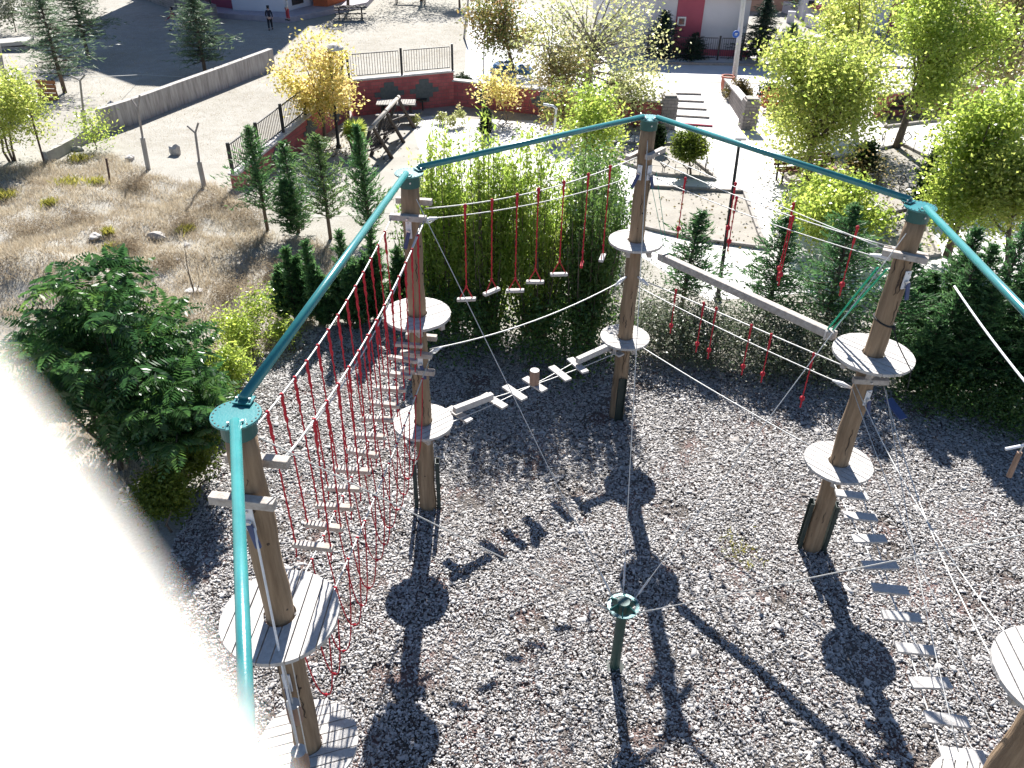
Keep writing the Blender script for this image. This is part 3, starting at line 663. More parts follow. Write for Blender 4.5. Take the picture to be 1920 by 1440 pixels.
# A-B upper: rung bridge hung from two hand cables
OFF = .235
def zc(t): x = (t - .1) / 5.35; return 5.60 - .85 * x * (1 - x)
for s, nm in ((1, 'left'), (-1, 'right')):
    pts = [at(PA, uAB, t, zc(t), OFF * s) for t in np.linspace(.14, 5.42, 16)]
    tag(MB().tube(pts, .0105, 6).build('steel_cable', CABLE, smooth=True), nm + ' hand cable carrying the red ropes of the rung bridge', 'cable')
    pts = [at(PA, uAB, t, zc(t) - .02 - .16 * math.sin(math.pi * (t - .14) / 5.28), OFF * s * (1 if s < 0 else .0) + (.045 if s < 0 else 0)) for t in np.linspace(.14, 5.42, 12)]
    if s < 0: tag(MB().tube(pts, .008, 6).build('steel_cable', CABLE, smooth=True), 'safety cable running beside the right hand cable of the rung bridge', 'cable')
def rope(p, q, r=.008, splice=.32, knots=True, n=10):
    """rope with a thick spliced top, small twist bumps and a knot at the end"""
    L = (q - p).length; pts, rs = [], []
    k = max(10, int(L / .045))
    for i in range(k + 1):
        t = i / k; pts.append(lerp(p, q, t) + V((.0035 * math.sin(i * 1.9), .0035 * math.cos(i * 1.7), 0)))
        rs.append((r * 1.75 if t * L < splice else r) * (1 + .22 * (i % 2)))
    return MB().tube(pts, rs, 6)
def knot(m, p, r=.024):
    m.lathe(p + V((0, 0, -r)), [(r * .3, 0), (r * .9, r * .4), (r, r), (r * .8, r * 1.6), (r * .3, r * 2)], 8); return m
NR = 13
for i in range(NR):
    t = lerp(.92, 5.02, i / (NR - 1)); zr = 3.67 + .12 * (2 * i / (NR - 1) - 1) ** 2
    j = random.uniform(-.02, .02); o0, o1 = at(PA, uAB, t + j, zr + random.uniform(-.015, .015), .215), at(PA, uAB, t - j, zr + random.uniform(-.015, .015), -.215)
    th = thing('hanging_rung', ORD[i] + ' grey rung of the red rope bridge counted from the nearest pole', 'rung', lerp(o0, o1, .5), 'rungs of the red rope bridge')
    r_ = MB().bar(o0, o1, .075, .055); r_.build('rung', RUNGW, th, bevel=.006)
    for s, e, nm in ((1, o0, 'left'), (-1, o1, 'right')):
        ee = lerp(e, lerp(o0, o1, .5), .12)
        top = at(PA, uAB, t + .02 * s, zc(t), OFF * s)
        m = rope(top + V((0, 0, .02)), ee + V((0, 0, .0)), .0085, .34); knot(m, top, .022); knot(m, ee - V((0, 0, .045)), .021)
        if i % 3 != 1: m.tube([ee - V((0, 0, .05)), ee - V((.01, .02, .17))], .009, 5)
        m.build('rope', REDROPE, th)
# A-B lower: hanging U loops of rope
def zl(t): x = t / 5.6; return 3.30 - .5 * x * (1 - x)
for s, nm in ((1, 'left'), (-1, 'right')):
    tag(MB().tube([at(PA, uAB, t, zl(t), .2 * s) for t in np.linspace(.12, 5.42, 14)], .009, 6).build('steel_cable', CABLE, smooth=True), nm + ' lower cable carrying the red rope loops under the rung bridge', 'cable')
for i in range(13):
    t = lerp(.55, 4.9, i / 12); zb = 1.60 + random.uniform(-.06, .06); m = MB(); pts = []
    for k in range(21):
        a = k / 20; x = 1 - 2 * a; pts.append(at(PA, uAB, t + .05 * math.sin(i * 2 + a * 3), zb + (zl(t) - zb) * abs(x) ** 2.3, .2 * math.copysign(abs(x) ** .8, x)))
    m.tube(pts, [.0075 * (1 + .2 * (k % 2)) for k in range(21)], 6); knot(m, pts[0], .02); knot(m, pts[-1], .02); knot(m, pts[10], .02)
    tag(m.build('rope_loop', REDROPE, smooth=True), ORD[i] + ' red rope loop hanging under the rung bridge counted from the nearest pole', 'rope loop', 'red rope loops under the rung bridge')
# A: white lanyard cable and two hanging log stumps
cable(at(PA, uAB, -.2, 5.15, -.06), V((-2.0, 4.35, 1.85)), -.0, 'white cable running down in front of the nearest pole', .011, WHITEPL)
def stump(top, bot, r, label):
    t = thing('hanging_stump', label, 'log', lerp(top, bot, .5), 'hanging log stumps')
    MB().lathe(bot, [(r * .97, 0), (r, .01), (r * 1.03, (top - bot).z * .5), (r, (top - bot).z - .008), (r * .96, (top - bot).z)], 20).build('log', BARKLOG, t)
    MB().cyl(top + V((0, 0, .001)), top + V((0, 0, .006)), r * .95, n=20).build('cut_face', DECK, t)
    MB().tube([top + V((0, 0, .75)), top], .008, 6).build('hanger_cable', CABLE, t); MB().tube([top + V((r * 1.25, -.02, .7)), top + V((r * 1.1, -.02, 0))], .006, 5).build('hanger_cable', CABLE, t)
BARKLOG = mat('stump_bark', (.34, .22, .16), (.22, .14, .1), 8, .8, .35, (2, 2, .6))
def on_ray(px_, py_, y): return VY(px_, py_, y)
q = on_ray(549, 1320, 4.62); stump(q, q - V((0, 0, .26)), .072, 'upright log stump hanging in front of the nearest pole')
q = on_ray(560, 1408, 4.05); stump(q, q - V((0, 0, .26)), .072, 'second log stump hanging nearer the bottom edge of the photo')

# B-C upper: swing steps
cable(at(PB, uBC, .22, 5.62), at(PC, -uBC, .2, 5.56), .16, 'upper cable carrying the row of red swing steps', .009)
cable(at(PB, uBC, .25, 5.46), at(PC, -uBC, .2, 5.24), .12, 'safety cable just below the swing step cable', .008)
SW = [(.91, 3.93, 1), (1.40, 3.92, 1), (1.88, 3.79, 1), (2.30, 3.83, 1), (2.82, 3.84, 1), (3.34, 3.87, 0), (3.82, 3.87, 1)]
for i, (t, z, step) in enumerate(SW):
    tp = at(PB, uBC, t, 5.455 + .05 * ((t - 2.3) / 1.4) ** 2); fork = V((tp.x, tp.y, z + .24))
    th = thing('swing_step', ORD[i] + ' hanging swing step on red rope, counted from the left', 'swing step', V((tp.x, tp.y, z)), 'hanging swing steps')
    m = rope(tp, fork, .0105, .2); knot(m, tp, .03); knot(m, fork, .022)
    yaw = R((-5, 35, -8, -10, 10, 80, 75)[i]) ; d = V((math.cos(yaw), math.sin(yaw), 0)) * .15
    bz = V((tp.x, tp.y, z))
    for s in (-1, 1): m.tube([fork, bz + d * s * .82 + V((0, 0, .0))], .009, 6)
    m.build('rope', REDROPE, th)
    MB().bar(bz - d * (1 if step else .7), bz + d * (1 if step else .7) + V((0, 0, random.uniform(-.03, .05))), .085 if step else .05, .05).build('foot_step', DECK if step else REDROPE, th, bevel=.012)
cable(at(PB, uBC, .2, 3.28), at(PC, -uBC, .18, 3.26), .18, 'single cable sagging between the poles above the plank bridge', .011)
# B-C lower: plank bridge
for s, nm in ((1, 'back'), (-1, 'front')):
    cable(at(PB, uBC, .2, 1.86, .2 * s), at(PC, -uBC, .2, 1.84, .2 * s), .12, nm + ' cable of the low plank bridge behind the centre', .009)
def zp(t): return 1.80 - .07 * math.sin(math.pi * t / 4.63)
names = ['first', 'second', 'third, carrying the stump,', 'fourth', 'fifth', 'sixth', 'seventh']
for i, t in enumerate((.72, 1.47, 1.92, 2.38, 2.98, 3.42, 4.3)):
    n = V((-uBC.y, uBC.x, 0)); c = at(PB, uBC, t, zp(t)); jt = uBC * random.uniform(-.04, .04)
    tag(MB().bar(c - n * .27 - jt, c + n * .27 + jt, .15, .04).build('bridge_plank', DECK, bevel=.005), ['leftmost grey cross plank of the low cable bridge', 'second cross plank from the left on the low cable bridge', 'third cross plank from the left just before the upright stump', 'cross plank under the upright stump on the cable bridge', 'cross plank next to the right of the upright stump', 'cross plank under the left end of the right hand beam', 'rightmost cross plank touching the far pole end'][i], 'plank', 'cross planks of the low cable bridge')
tag(MB().bar(at(PB, uBC, .62, 1.90), at(PB, uBC, 1.42, 1.87), .10, .12).build('bridge_beam', DECK, bevel=.006), 'short grey beam lying along the left end of the low cable bridge', 'beam')
tag(MB().bar(at(PB, uBC, 3.40, 1.86), at(PB, uBC, 4.30, 1.89), .10, .12).build('bridge_beam', DECK, bevel=.006), 'grey beam lying along the right end of the low cable bridge', 'beam')
c = at(PB, uBC, 2.37, zp(2.38) + .021); st_ = thing('log_stump', 'short upright log stump standing on the low cable bridge', 'log', c)
MB().lathe(c, [(.088, 0), (.09, .1), (.088, .285), (.085, .29)], 22).build('log', BARKLOG, st_); MB().cyl(c + V((0, 0, .2905)), c + V((0, 0, .296)), .084, n=22).build('cut_face', DECK, st_)

# C-D upper: hanging log with green ropes, red tarzan ropes
LG0, LG1 = at(PC, uCD, .60, 3.92), at(PC, uCD, 4.12, 3.96)
lg = thing('hanging_log', 'long grey hanging log beam between the far pole and the right pole', 'log', LG0)
MB().bar(LG0, LG1, .135, .135).build('beam', TIMBER, lg, bevel=.02)
for e in (.12, 3.40):
    p = at(PC, uCD, .60 + e, 3.94); MB().bar(p - uCD * .015, p + uCD * .015, .15, .152).build('steel_strap', STEEL, lg)
p = at(PC, uCD, 4.02, 4.03); hk = at(PC, uCD, 4.50, 5.22)
nn = V((-uCD.y, uCD.x, 0)); m = MB()
for k, o in enumerate((-.05, -.02, .02, .05)): m.tube([hk + uCD * (.05 if k > 1 else -.05) + nn * o, p + uCD * (.03 if k > 1 else -.03) + nn * o * .5], .011, 6)
tag(m.build('green_rope', GREENROPE), 'bundle of bright green ropes holding the right end of the hanging log', 'rope')
m = MB(); p = at(PC, uCD, .72, 4.0)
for a, b in (((.12, 5.3), 0), ((.28, 5.35), .06)): m.tube([at(PC, uCD, a[0], a[1]), p + uCD * b], .005, 5)
tag(m.build('green_rope', GREENROPE), 'thin pale green ropes holding the log end near the far pole', 'rope')
cable(at(PC, uCD, .18, 5.58, .2), at(PD, -uCD, .2, 5.58, .2), .02, 'back upper cable between the far pole and the right pole', .007)
cable(at(PC, uCD, .18, 5.55), at(PD, -uCD, .2, 5.55), .10, 'middle upper cable carrying the red hanging ropes', .008)
cable(at(PC, uCD, .18, 5.30, -.1), at(PD, -uCD, .2, 5.36, -.0), .08, 'lower of the upper cables above the hanging log', .007)
HU = [(.92, 5.42, 4.43, 0), (1.82, 5.58, 4.75, .12), (1.97, 5.43, 4.60, 0), (2.90, 5.6, 4.42, .1), (3.0, 5.46, 4.4, 0), (3.95, 5.6, 4.60, .1)]
LU = ['red ball rope nearest the far pole on the upper cable', 'red rope left of the black lamp post on the upper cable', 'red rope just right of the black lamp post on the upper cable', 'upper of the two close red ropes left of the right pole', 'red ball rope beside its twin left of the right pole', 'red ball rope nearest the right pole on the upper cable']
def ballrope(t, z1, z0, off, label, group):
    a, b = at(PC, uCD, t, z1, off), at(PC, uCD, t + .01, z0, off)
    th = thing('ball_rope', label, 'rope', b, group)
    m = rope(a, b, .0085, .26); knot(m, a, .027); m.build('rope', REDROPE, th)
    m = MB(); knot(m, lerp(b, a, .12), .042); m.tube([lerp(b, a, .1), b - V((0, .01, .06))], .013, 6); m.build('ball_knot', REDROPE, th)
for (t, z1, z0, off), lb in zip(HU, LU): ballrope(t, z1, z0, off, lb, 'red ball ropes on the upper cables')
# C-D lower
cable(at(PC, uCD, .16, 3.30), at(PD, -uCD, .16, 3.58), .0, 'hand cable carrying the lower red ball ropes', .010)
cable(at(PC, uCD, .16, 3.13), at(PD, -uCD, .16, 3.28), .05, 'safety cable under the lower hand cable', .009)
cable(at(PC, uCD, .4, 1.95), at(PD, -uCD, .45, 1.95), .04, 'foot cable stretched between the two lowest far platforms', .011)
HLo = [(1.07, 3.45, 2.62), (1.70, 3.47, 2.53), (1.97, 3.49, 2.53), (2.70, 3.50, 2.58), (3.09, 3.51, 2.64), (3.87, 3.54, 2.58)]
for i, (t, z1, z0) in enumerate(HLo): ballrope(t, z1 - .02, z0, 0, ORD[i] + ' red ball rope from the left on the lower hand cable', 'red ball ropes on the lower cable')

# D-E lower: stepping plank bridge
def ze(t): return 1.93 - .06 * math.sin(math.pi * t / 5.4)
for s, nm in ((1, 'right'), (-1, 'left')):
    cable(at(PD, uDE, .3, 1.93, .21 * s), at(PE, -uDE, .2, 1.88, .21 * s), .05, nm + ' foot cable under the stepping planks', .008)
TS = [.74, 1.19, 1.63, 2.12, 2.54, 2.99, 3.49, 3.97, 4.45, 4.88]
for i, t in enumerate(TS):
    n = V((-uDE.y, uDE.x, 0)); c = at(PD, uDE, t, ze(t) + .02); j = uDE * random.uniform(-.02, .02); dz = V((0, 0, random.uniform(-.012, .012)))
    tag(MB().bar(c - n * .235 - j + dz, c + n * .235 + j - dz, .15, .035).build('stepping_plank', DECK, bevel=.004), ORD[i] + ' stepping plank down from the right pole platform', 'plank', 'stepping planks on two cables')
for s, nm in ((1, 'right'), (-1, 'left')):
    cable(at(PD, uDE, .2, 3.55, .2 * s), at(PE, -uDE, .2, 3.5, .2 * s), .25, nm + ' slack hand cable above the stepping planks', .008)
for s, nm in ((1, 'right'), (-1, 'left')):
    cable(at(PD, uDE, .22, 3.5, .24 * s), at(PE, -uDE, .3, 2.3, .24 * s), .12, nm + ' slanting cable crossing over the stepping planks', .006)
cable(V((6.05, 9.9, 5.0)), at(PE, -uDE, .2, 5.5) + V((.3, 0, 0)), .1, 'thick white cable slanting down across the dark trees on the right', .014, WHITEPL)
# wooden swing bar at the right edge
q0, q1 = on_ray(1912, 848, 7.1), on_ray(1892, 893, 7.1)
sb_ = thing('swing_bar', 'brown wooden handle bar hanging at the right edge', 'handle', q0); MB().tube([q0, q1], [.028, .032], 10).build('handle', BARKLOG, sb_)
MB().tube([on_ray(1885, 842, 7.1), on_ray(1935, 832, 7.1)], .018, 8).build('cross_rod', WHITEPL, sb_); MB().tube([q0, q0 + V((.02, 0, .8))], .008, 5).build('hanger_cable', CABLE, sb_)
# black rope tied round pole D
br = thing('black_rope', 'black rope tied round the right pole with a hanging tail', 'rope', PD + V((0, 0, 4.5)))
m = MB(); ring = [PD + V((.147 * math.cos(a), .147 * math.sin(a), 4.52 - .05 * math.cos(a + .4))) for a in np.linspace(0, 2 * math.pi, 25)]
m.tube(ring, .013, 6, cap=False); kx = PD + V((.10, -.135, 4.47)); knot(m, kx, .03); m.build('loop', BLACKROPE, br)
MB().tube([kx, kx + V((.05, -.06, -.15)), kx + V((.14, -.16, -.3)), kx + V((.25, -.33, -.48)), kx + V((.27, -.36, -.75))], .008, 6).build('tail', BLACKROPE, br)
# cable loops (thimbles) at the poles: white sleeves
def sleeve(p, q, label, r=.03):
    t = thing('cable_clamp', label, 'clamp', p); MB().tube([p, lerp(p, q, .5) + V((0, 0, .015)), q], [r * .7, r, r * .6], 10).build('sleeve', WHITEPL, t, smooth=True)
    MB().tube([p, lerp(p, q, .5) - V((0, 0, .05)), q], .009, 6).build('loop', CABLE, t)
sleeve(at(PB, uBC, .17, 5.43), at(PB, uBC, .42, 5.43), 'white cable sleeve on the upper right side of the middle left pole'); sleeve(at(PB, uBC, .17, 3.2), at(PB, uBC, .42, 3.24), 'white cable sleeve below the upper deck of the middle left pole')
sleeve(at(PC, -uBC, .15, 3.3), at(PC, -uBC, .42, 3.2), 'white cable sleeve on the left of the far pole'); sleeve(at(PC, uCD, .15, 3.32), at(PC, uCD, .42, 3.26), 'white cable sleeve on the right of the far pole')
sleeve(at(PD, -uCD, .16, 5.38), at(PD, -uCD, .46, 5.34), 'white cable sleeve high on the left of the right pole'); sleeve(at(PD, -uCD, .16, 3.28), at(PD, -uCD, .46, 3.25), 'white cable sleeve low on the left of the right pole')

# centre anchor post with ring and radial cables
c = V((1.58, 7.31, 0)); cp_ = thing('anchor_post', 'short dark green steel anchor post with a turquoise ring', 'post', c)
MB().cyl(c, c + V((0, 0, 1.42)), .072, .072, 20).build('post', POSTGREEN, cp_, smooth=False)
MB().cyl(c + V((0, 0, .02)), c + V((0, 0, .05)), .14, n=8).build('base_plate', SHOE, cp_)
rg = MB(); nsg = 24
for i in range(nsg):
    a0, a1 = 2 * math.pi * i / nsg, 2 * math.pi * (i + 1) / nsg
    rg.bar(c + V((.195 * math.cos(a0), .195 * math.sin(a0), 1.36)), c + V((.195 * math.cos(a1), .195 * math.sin(a1), 1.36)), .05, .014)
rg.build('ring', TEAL, cp_)
for i in range(6):
    a = R(20 + 60 * i); d = V((math.cos(a), math.sin(a), 0)); e = V((-d.y, d.x, 0))
    m = MB(); z0, z1 = 1.30, 1.44
    vs = [c + d * .07 + V((0, 0, z0 - .1)) + e * .008, c + d * .20 + V((0, 0, z0 + .05)) + e * .008, c + d * .20 + V((0, 0, z0 + .08)) + e * .008, c + d * .07 + V((0, 0, z1)) + e * .008]
    m.add(vs + [v - e * .016 for v in vs], [(0, 1, 2, 3), (7, 6, 5, 4), (0, 4, 5, 1), (1, 5, 6, 2), (2, 6, 7, 3), (3, 7, 4, 0)]); m.build('gusset', DTEAL, cp_)
MB().cyl(c + V((0, 0, 1.42)), c + V((0, 0, 1.46)), .085, n=20).build('cap', DTEAL, cp_)
for P_, lb in ((PA, 'thin guy cable from the anchor post to the nearest left pole'), (PB, 'thin guy cable from the anchor post to the middle left pole'), (PC, 'thin guy cable from the anchor post to the far pole'), (PD, 'thin guy cable from the anchor post to the right pole'), (PE, 'thin guy cable from the anchor post to the pole at the right edge')):
    u = dirv(c, P_); zt = 5.85 if P_ in (PB, PC, PD) else 5.9
    a, b = c + u * .2 + V((0, 0, 1.37)), P_ - u * .14 + V((0, 0, zt))
    t = thing('guy_cable', lb, 'cable', a); MB().tube([a, b], .0065, 6).build('cable', CABLE, t); MB().tube([lerp(a, b, .015), lerp(a, b, .06)], .014, 8).build('tensioner', STEEL, t)

# ---------------------------------------------------------------- vegetation
def ppm(p): return FPX / (V(p) - EYE).dot(FWD)          # picture pixels per metre at p
def limb(m, a, b, r0, r1, bend=.12, n=5):
    a, b = V(a), V(b); L = (b - a).length; o = V((rng.normal(), rng.normal(), rng.normal() * .5)) * bend * L
    m.tube([lerp(a, b, i / n) + o * math.sin(math.pi * i / n) * .5 for i in range(n + 1)], [lerp(r0, r1, i / n) for i in range(n + 1)], 6)
def blobpts(k, c, rad, shell=.55, lump=.25, low=-1.0):
    out = []
    ph = rng.uniform(0, 6.28, 6)
    while len(out) < k:
        d = unit(rng.normal(size=3)); 
        if d[2] < low: continue
        a = math.atan2(d[1], d[0]); lo = 1 + lump * (math.sin(3 * a + ph[0] + 2 * d[2]) * .5 + math.sin(5 * d[2] + ph[1]) * .4 + math.sin(7 * a + 4 * d[2] + ph[2]) * .3)
        r = (rng.uniform(shell ** 3, 1)) ** (1 / 3) * lo
        out.append(np.array(c) + d * r * np.array(rad))
    return np.array(out)
def tree(name, label, base, cc, rad, lm, ncl, per, leaf, csd=.32, bark=None, tr=.10, cat='tree', group=None, shell=.45, asp=.55, lump=.25, nlimb=14, lean=None, stems=1, up=.0, limbs=True, low=-.75, lobes=0):
    base = V(base); cc = V(cc); bark = bark or BARK
    t = thing(name, label, cat, base, group)
    if lobes:
        lc = blobpts(lobes, cc, [q * .80 for q in rad], .5, .4, low); cp = []
        for i, q in enumerate(lc):
            w_ = rng.uniform(.22, .44); k = max(3, int(ncl / lobes)); cp.append(blobpts(k, q, [max(z_, .25) * w_ for z_ in rad], .35, .3, -1))
        cp = np.concatenate(cp); ncl = len(cp)
    else: cp = blobpts(ncl, cc, rad, shell, lump, low)
    m = MB(); fork = lerp(base, cc, .45)
    for s in range(stems):
        o = V((rng.normal() * .12, rng.normal() * .12, 0)) * (stems > 1); top = lerp(base, cc, 1.15) + o * 4
        mid = lerp(base, cc, .5) + o * 2 + V((rng.normal(), rng.normal(), 0)) * .06
        m.tube([base + o - V((0, 0, .1)), lerp(base, mid, .5) + o, mid, lerp(mid, top, .5), top], [tr * 1.25, tr, tr * .85, tr * .55, tr * .2], 8)
    if limbs:
        for i in range(nlimb):
            e = V(cp[i * len(cp) // nlimb]); f = lerp(base, cc, rng.uniform(.45, .95)); f2 = V((f.x, f.y, min(f.z, e.z)))
            limb(m, f2, e, tr * .45, tr * .10)
    m.build('trunk', bark, t, smooth=True)
    n = ncl * per; c = np.repeat(cp, per, 0) + rng.normal(size=(n, 3)) * csd * np.array([1, 1, .8])
    d = rng.normal(size=(n, 3)); d[:, 2] = d[:, 2] * .6 - .35 + up
    tone = np.repeat(rng.random(ncl), per) * .55 + rng.random(n) * .45
    v, f, r = leafquads(c, d, leaf * rng.uniform(.65, 1.25, n), leaf * asp * rng.uniform(.7, 1.2, n), np.clip(tone, 0, 1))
    npmesh('crown', v, f, lm, t, r)
    return t
def ptree(name, label, bpx, ctr, hw, hh, lm, ncl, per, leaf, depth=None, **k):
    b = G(*bpx); y = b.y + k.pop('dy', 0); c = VY(ctr[0], ctr[1], y); s = ppm(c)
    rad = (hw / s, (depth or hw) / s, hh / s * 1.02)
    return tree(name, label, b, c, rad, lm, ncl, per, leaf, **k)

def conifer(name, label, base, h, r, lm, nb=90, per=26, trunk=.10, clear=.12, spray=.17, wid=.030, up=.35, cat='conifer', group=None, tr=.06, ragged=.42, shape=.8, leaders=1):
    """conical evergreen: whorled branches, each feathered with narrow sprays"""
    base = V(base); t = thing(name, label, cat, base, group); r = r * 1.18; lean_ = rng.normal(size=2) * .03 * h; rag2 = rng.uniform(0, 6.28, 3)
    m = MB(); m.tube([base - V((0, 0, .1)), base + V((lean_[0] * .3, lean_[1] * .3, h * .5)), base + V((lean_[0], lean_[1], h * .97))], [tr, tr * .7, tr * .15], 8)
    cs, ds, to = [], [], []
    H0, R0, base0 = h, r, base
    for ld in range(leaders):
        if ld: aa = rng.uniform(0, 6.28); base = base0 + V((math.cos(aa), math.sin(aa), 0)) * R0 * rng.uniform(.35, .7); h = H0 * rng.uniform(.55, .92); r = R0 * .62
        elif leaders > 1: r = R0 * .7
        for i in range(nb if leaders == 1 else int(nb * .6)):
            z = clear + (1 - clear) * (i + rng.random()) / (nb if leaders == 1 else int(nb * .6)); a = i * 2.39996 + rng.normal() * .3
            L = r * ((1 - z) ** shape) * rng.uniform(1 - ragged, 1 + ragged * .75) * (1 + ragged * .5 * math.sin(a * 1.0 + z * 9 + rag2[0]) + ragged * .4 * math.sin(z * 21 + rag2[1])) + .06
            L = max(L, .05)
            if z < clear + .12: L *= .6 + 3.3 * (z - clear)
            d = np.array([math.cos(a), math.sin(a), up + rng.normal() * .1]); d = d / np.linalg.norm(d)
            o = np.array(base) + np.array([lean_[0] * z, lean_[1] * z, z * h])
            if i % 2 == 0: m.tube([V(o), V(o + d * L * .8)], [tr * .3, tr * .06], 4)
            nt = 4 + int(5 * L / r); k = max(4, int(per * (.35 + .65 * L / r) / nt * 1.7)); sd_ = unit(np.cross(d, [0, 0, 1.0])); tone = rng.random() * .35
            for q in range(nt):
                u0 = (q + .6) / nt; sg = (-1) ** q; td = unit(d * .75 + sd_ * sg * rng.uniform(.35, .95) + np.array([0, 0, rng.normal() * .18 + up * .25])); tl = L * rng.uniform(.22, .48) * (1.15 - .55 * u0)
                if q == nt - 1: td = d; tl = L * .35
                uu = rng.random(k) ** .8
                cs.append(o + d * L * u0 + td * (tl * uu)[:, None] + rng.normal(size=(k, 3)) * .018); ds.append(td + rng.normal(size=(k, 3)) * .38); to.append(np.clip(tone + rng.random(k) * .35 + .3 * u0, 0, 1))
    m.build('trunk', BARK, t, smooth=True)
    cs, ds, to = np.concatenate(cs), np.concatenate(ds), np.concatenate(to); n = len(cs)
    v, f, rr = leafquads(cs, ds, spray * rng.uniform(.6, 1.3, n), wid * rng.uniform(.7, 1.3, n), to)
    npmesh('crown', v, f, lm, t, rr)
    return t
def pcon(label, bpx, top, hw, lm, name='conifer_tree', **k):
    b = GP(*bpx); h = VY(top[0], top[1], b.y).z - b.z; return conifer(name, label, b, h, hw / ppm(b + V((0, 0, h * .4))), lm, **k)

# hedge of tall bright shrubs behind the swing steps
G1 = 'tall willowy shrubs behind the swing steps'
def willow(label, bpx, top, hw, ncl=210, per=60, leaf=.13, lm=None, hscale=1.0):
    b = G(*bpx); tp = VY(top[0], top[1], b.y + .3); s = ppm(b + V((0, 0, 2.5))); h = tp.z
    t = thing('willow_shrub', label, 'shrub', b, G1)
    m = MB(); cs, ds, to = [], [], []
    for i in range(ncl):
        a = rng.uniform(0, 6.283); rr = math.sqrt(rng.random()) * hw / s; q = V((math.cos(a) * rr, math.sin(a) * rr * .9, 0))
        hz = h * (1 - .30 * (rr * s / hw) ** 2) * (rng.uniform(.5, 1.0) if i % 4 else rng.uniform(.9, 1.14)) * (1 + .10 * math.sin(a * 2 + b.x * 5))
        foot = b + q * .35; tip = b + q * 1.0 + V((rng.normal() * .1, rng.normal() * .1, hz))
        if i % 5 == 0: m.tube([foot, lerp(foot, tip, .5) + q * .1, tip], [.03, .018, .004], 5)
        z0 = rng.uniform(.08, .75); k = per; u = rng.uniform(z0, 1, k)
        ax = np.array(foot)[None] * (1 - u)[:, None] + np.array(tip)[None] * u[:, None]
        cs.append(ax + rng.normal(size=(k, 3)) * np.array([.10, .10, .08]) * (1.25 - u)[:, None] * 1.6)
        dd = rng.normal(size=(k, 3)) * .6; dd[:, 2] += .75; ds.append(dd); to.append(np.clip(.1 + .3 * rng.random() + .3 * rng.random(k) + .35 * u, 0, 1))
    m.build('stems', BARK, t)
    cs, ds, to = np.concatenate(cs), np.concatenate(ds), np.concatenate(to); n = len(cs)
    v, f, r = leafquads(cs, ds, leaf * rng.uniform(.6, 1.4, n), leaf * .3 * rng.uniform(.7, 1.3, n), to); npmesh('foliage', v, f, lm or L_WILLOW, t, r)
willow('leftmost tall bright shrub above the first swing steps', (838, 612), (845, 232), 66)
willow('tall bright shrub with upright shoots behind the middle swing steps', (912, 622), (905, 226), 70)
willow('bright green shrub behind the fourth and fifth swing steps', (1000, 628), (995, 240), 72)
willow('darker leafy shrub at the right end of the tall hedge', (1092, 640), (1085, 285), 66, lm=L_DARKSH)
willow('low pale shrub in front of the seesaw yard left of the tall hedge', (790, 560), (790, 330), 36, 90, 40, lm=L_DARKSH)
ptree('shrub', 'dark bush hugging the foot of the tall hedge on the left', (880, 650), (870, 600), 80, 46, L_DARKSH, 120, 40, .10, cat='shrub', limbs=False, tr=.03, shell=.1)
ptree('shrub', 'dark bush hugging the foot of the tall hedge on the right', (1060, 668), (1060, 612), 95, 50, L_DARKSH, 140, 40, .10, cat='shrub', limbs=False, tr=.03, shell=.1)
# shaded low shrubs under the conifers right of the far pole
G2 = 'low grey green shrubs under the conifers'
for i, (x, y, hw, hh, lb) in enumerate(((1235, 655, 62, 40, 'low grey green shrub just right of the far pole'), (1335, 672, 66, 42, 'low grey green shrub under the middle of the hanging log'), (1440, 690, 66, 44, 'low grey green shrub below the right half of the hanging log'), (1540, 700, 62, 40, 'low grey green shrub left of the right pole'))):
    ptree('low_shrub', lb, (x, y), (x, y - 46), hw, hh, L_GREYSH, 150, 56, .07, cat='shrub', group=G2, limbs=False, tr=.03, shell=.05)
ptree('low_shrub', 'leafless pale bush at the foot of the far pole below the swings', (1170, 560), (1165, 515), 42, 42, L_GREYSH, 50, 34, .07, cat='shrub', tr=.02, shell=.1)
ptree('shrub', 'green bush standing right of the tall hedge by the paving', (1125, 450), (1120, 360), 40, 80, L_DARKSH, 90, 40, .11, cat='shrub', tr=.04, shell=.2)

# conifers
G3 = 'row of dark conifers left of the tall hedge'
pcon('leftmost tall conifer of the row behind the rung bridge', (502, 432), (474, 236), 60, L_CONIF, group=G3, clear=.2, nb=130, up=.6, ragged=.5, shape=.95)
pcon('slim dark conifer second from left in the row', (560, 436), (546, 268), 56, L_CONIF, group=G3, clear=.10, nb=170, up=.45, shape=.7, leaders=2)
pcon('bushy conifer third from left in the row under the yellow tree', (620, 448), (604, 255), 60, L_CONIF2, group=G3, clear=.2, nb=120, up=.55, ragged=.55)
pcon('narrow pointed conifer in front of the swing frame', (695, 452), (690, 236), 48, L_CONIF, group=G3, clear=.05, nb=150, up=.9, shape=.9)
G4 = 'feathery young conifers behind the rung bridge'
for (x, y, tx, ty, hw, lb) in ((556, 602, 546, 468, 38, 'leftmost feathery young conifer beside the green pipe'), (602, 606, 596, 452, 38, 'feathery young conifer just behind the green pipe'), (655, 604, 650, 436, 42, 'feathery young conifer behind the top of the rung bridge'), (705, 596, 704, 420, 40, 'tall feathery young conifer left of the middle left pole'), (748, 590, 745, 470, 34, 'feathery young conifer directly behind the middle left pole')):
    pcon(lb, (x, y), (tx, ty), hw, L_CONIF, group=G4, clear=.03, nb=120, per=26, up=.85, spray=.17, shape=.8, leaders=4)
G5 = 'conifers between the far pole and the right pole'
pcon('slender conifer with clear trunk behind the left end of the hanging log', (1272, 606), (1292, 398), 74, L_DKCON, group=G5, clear=.26, nb=120, per=26, tr=.07)
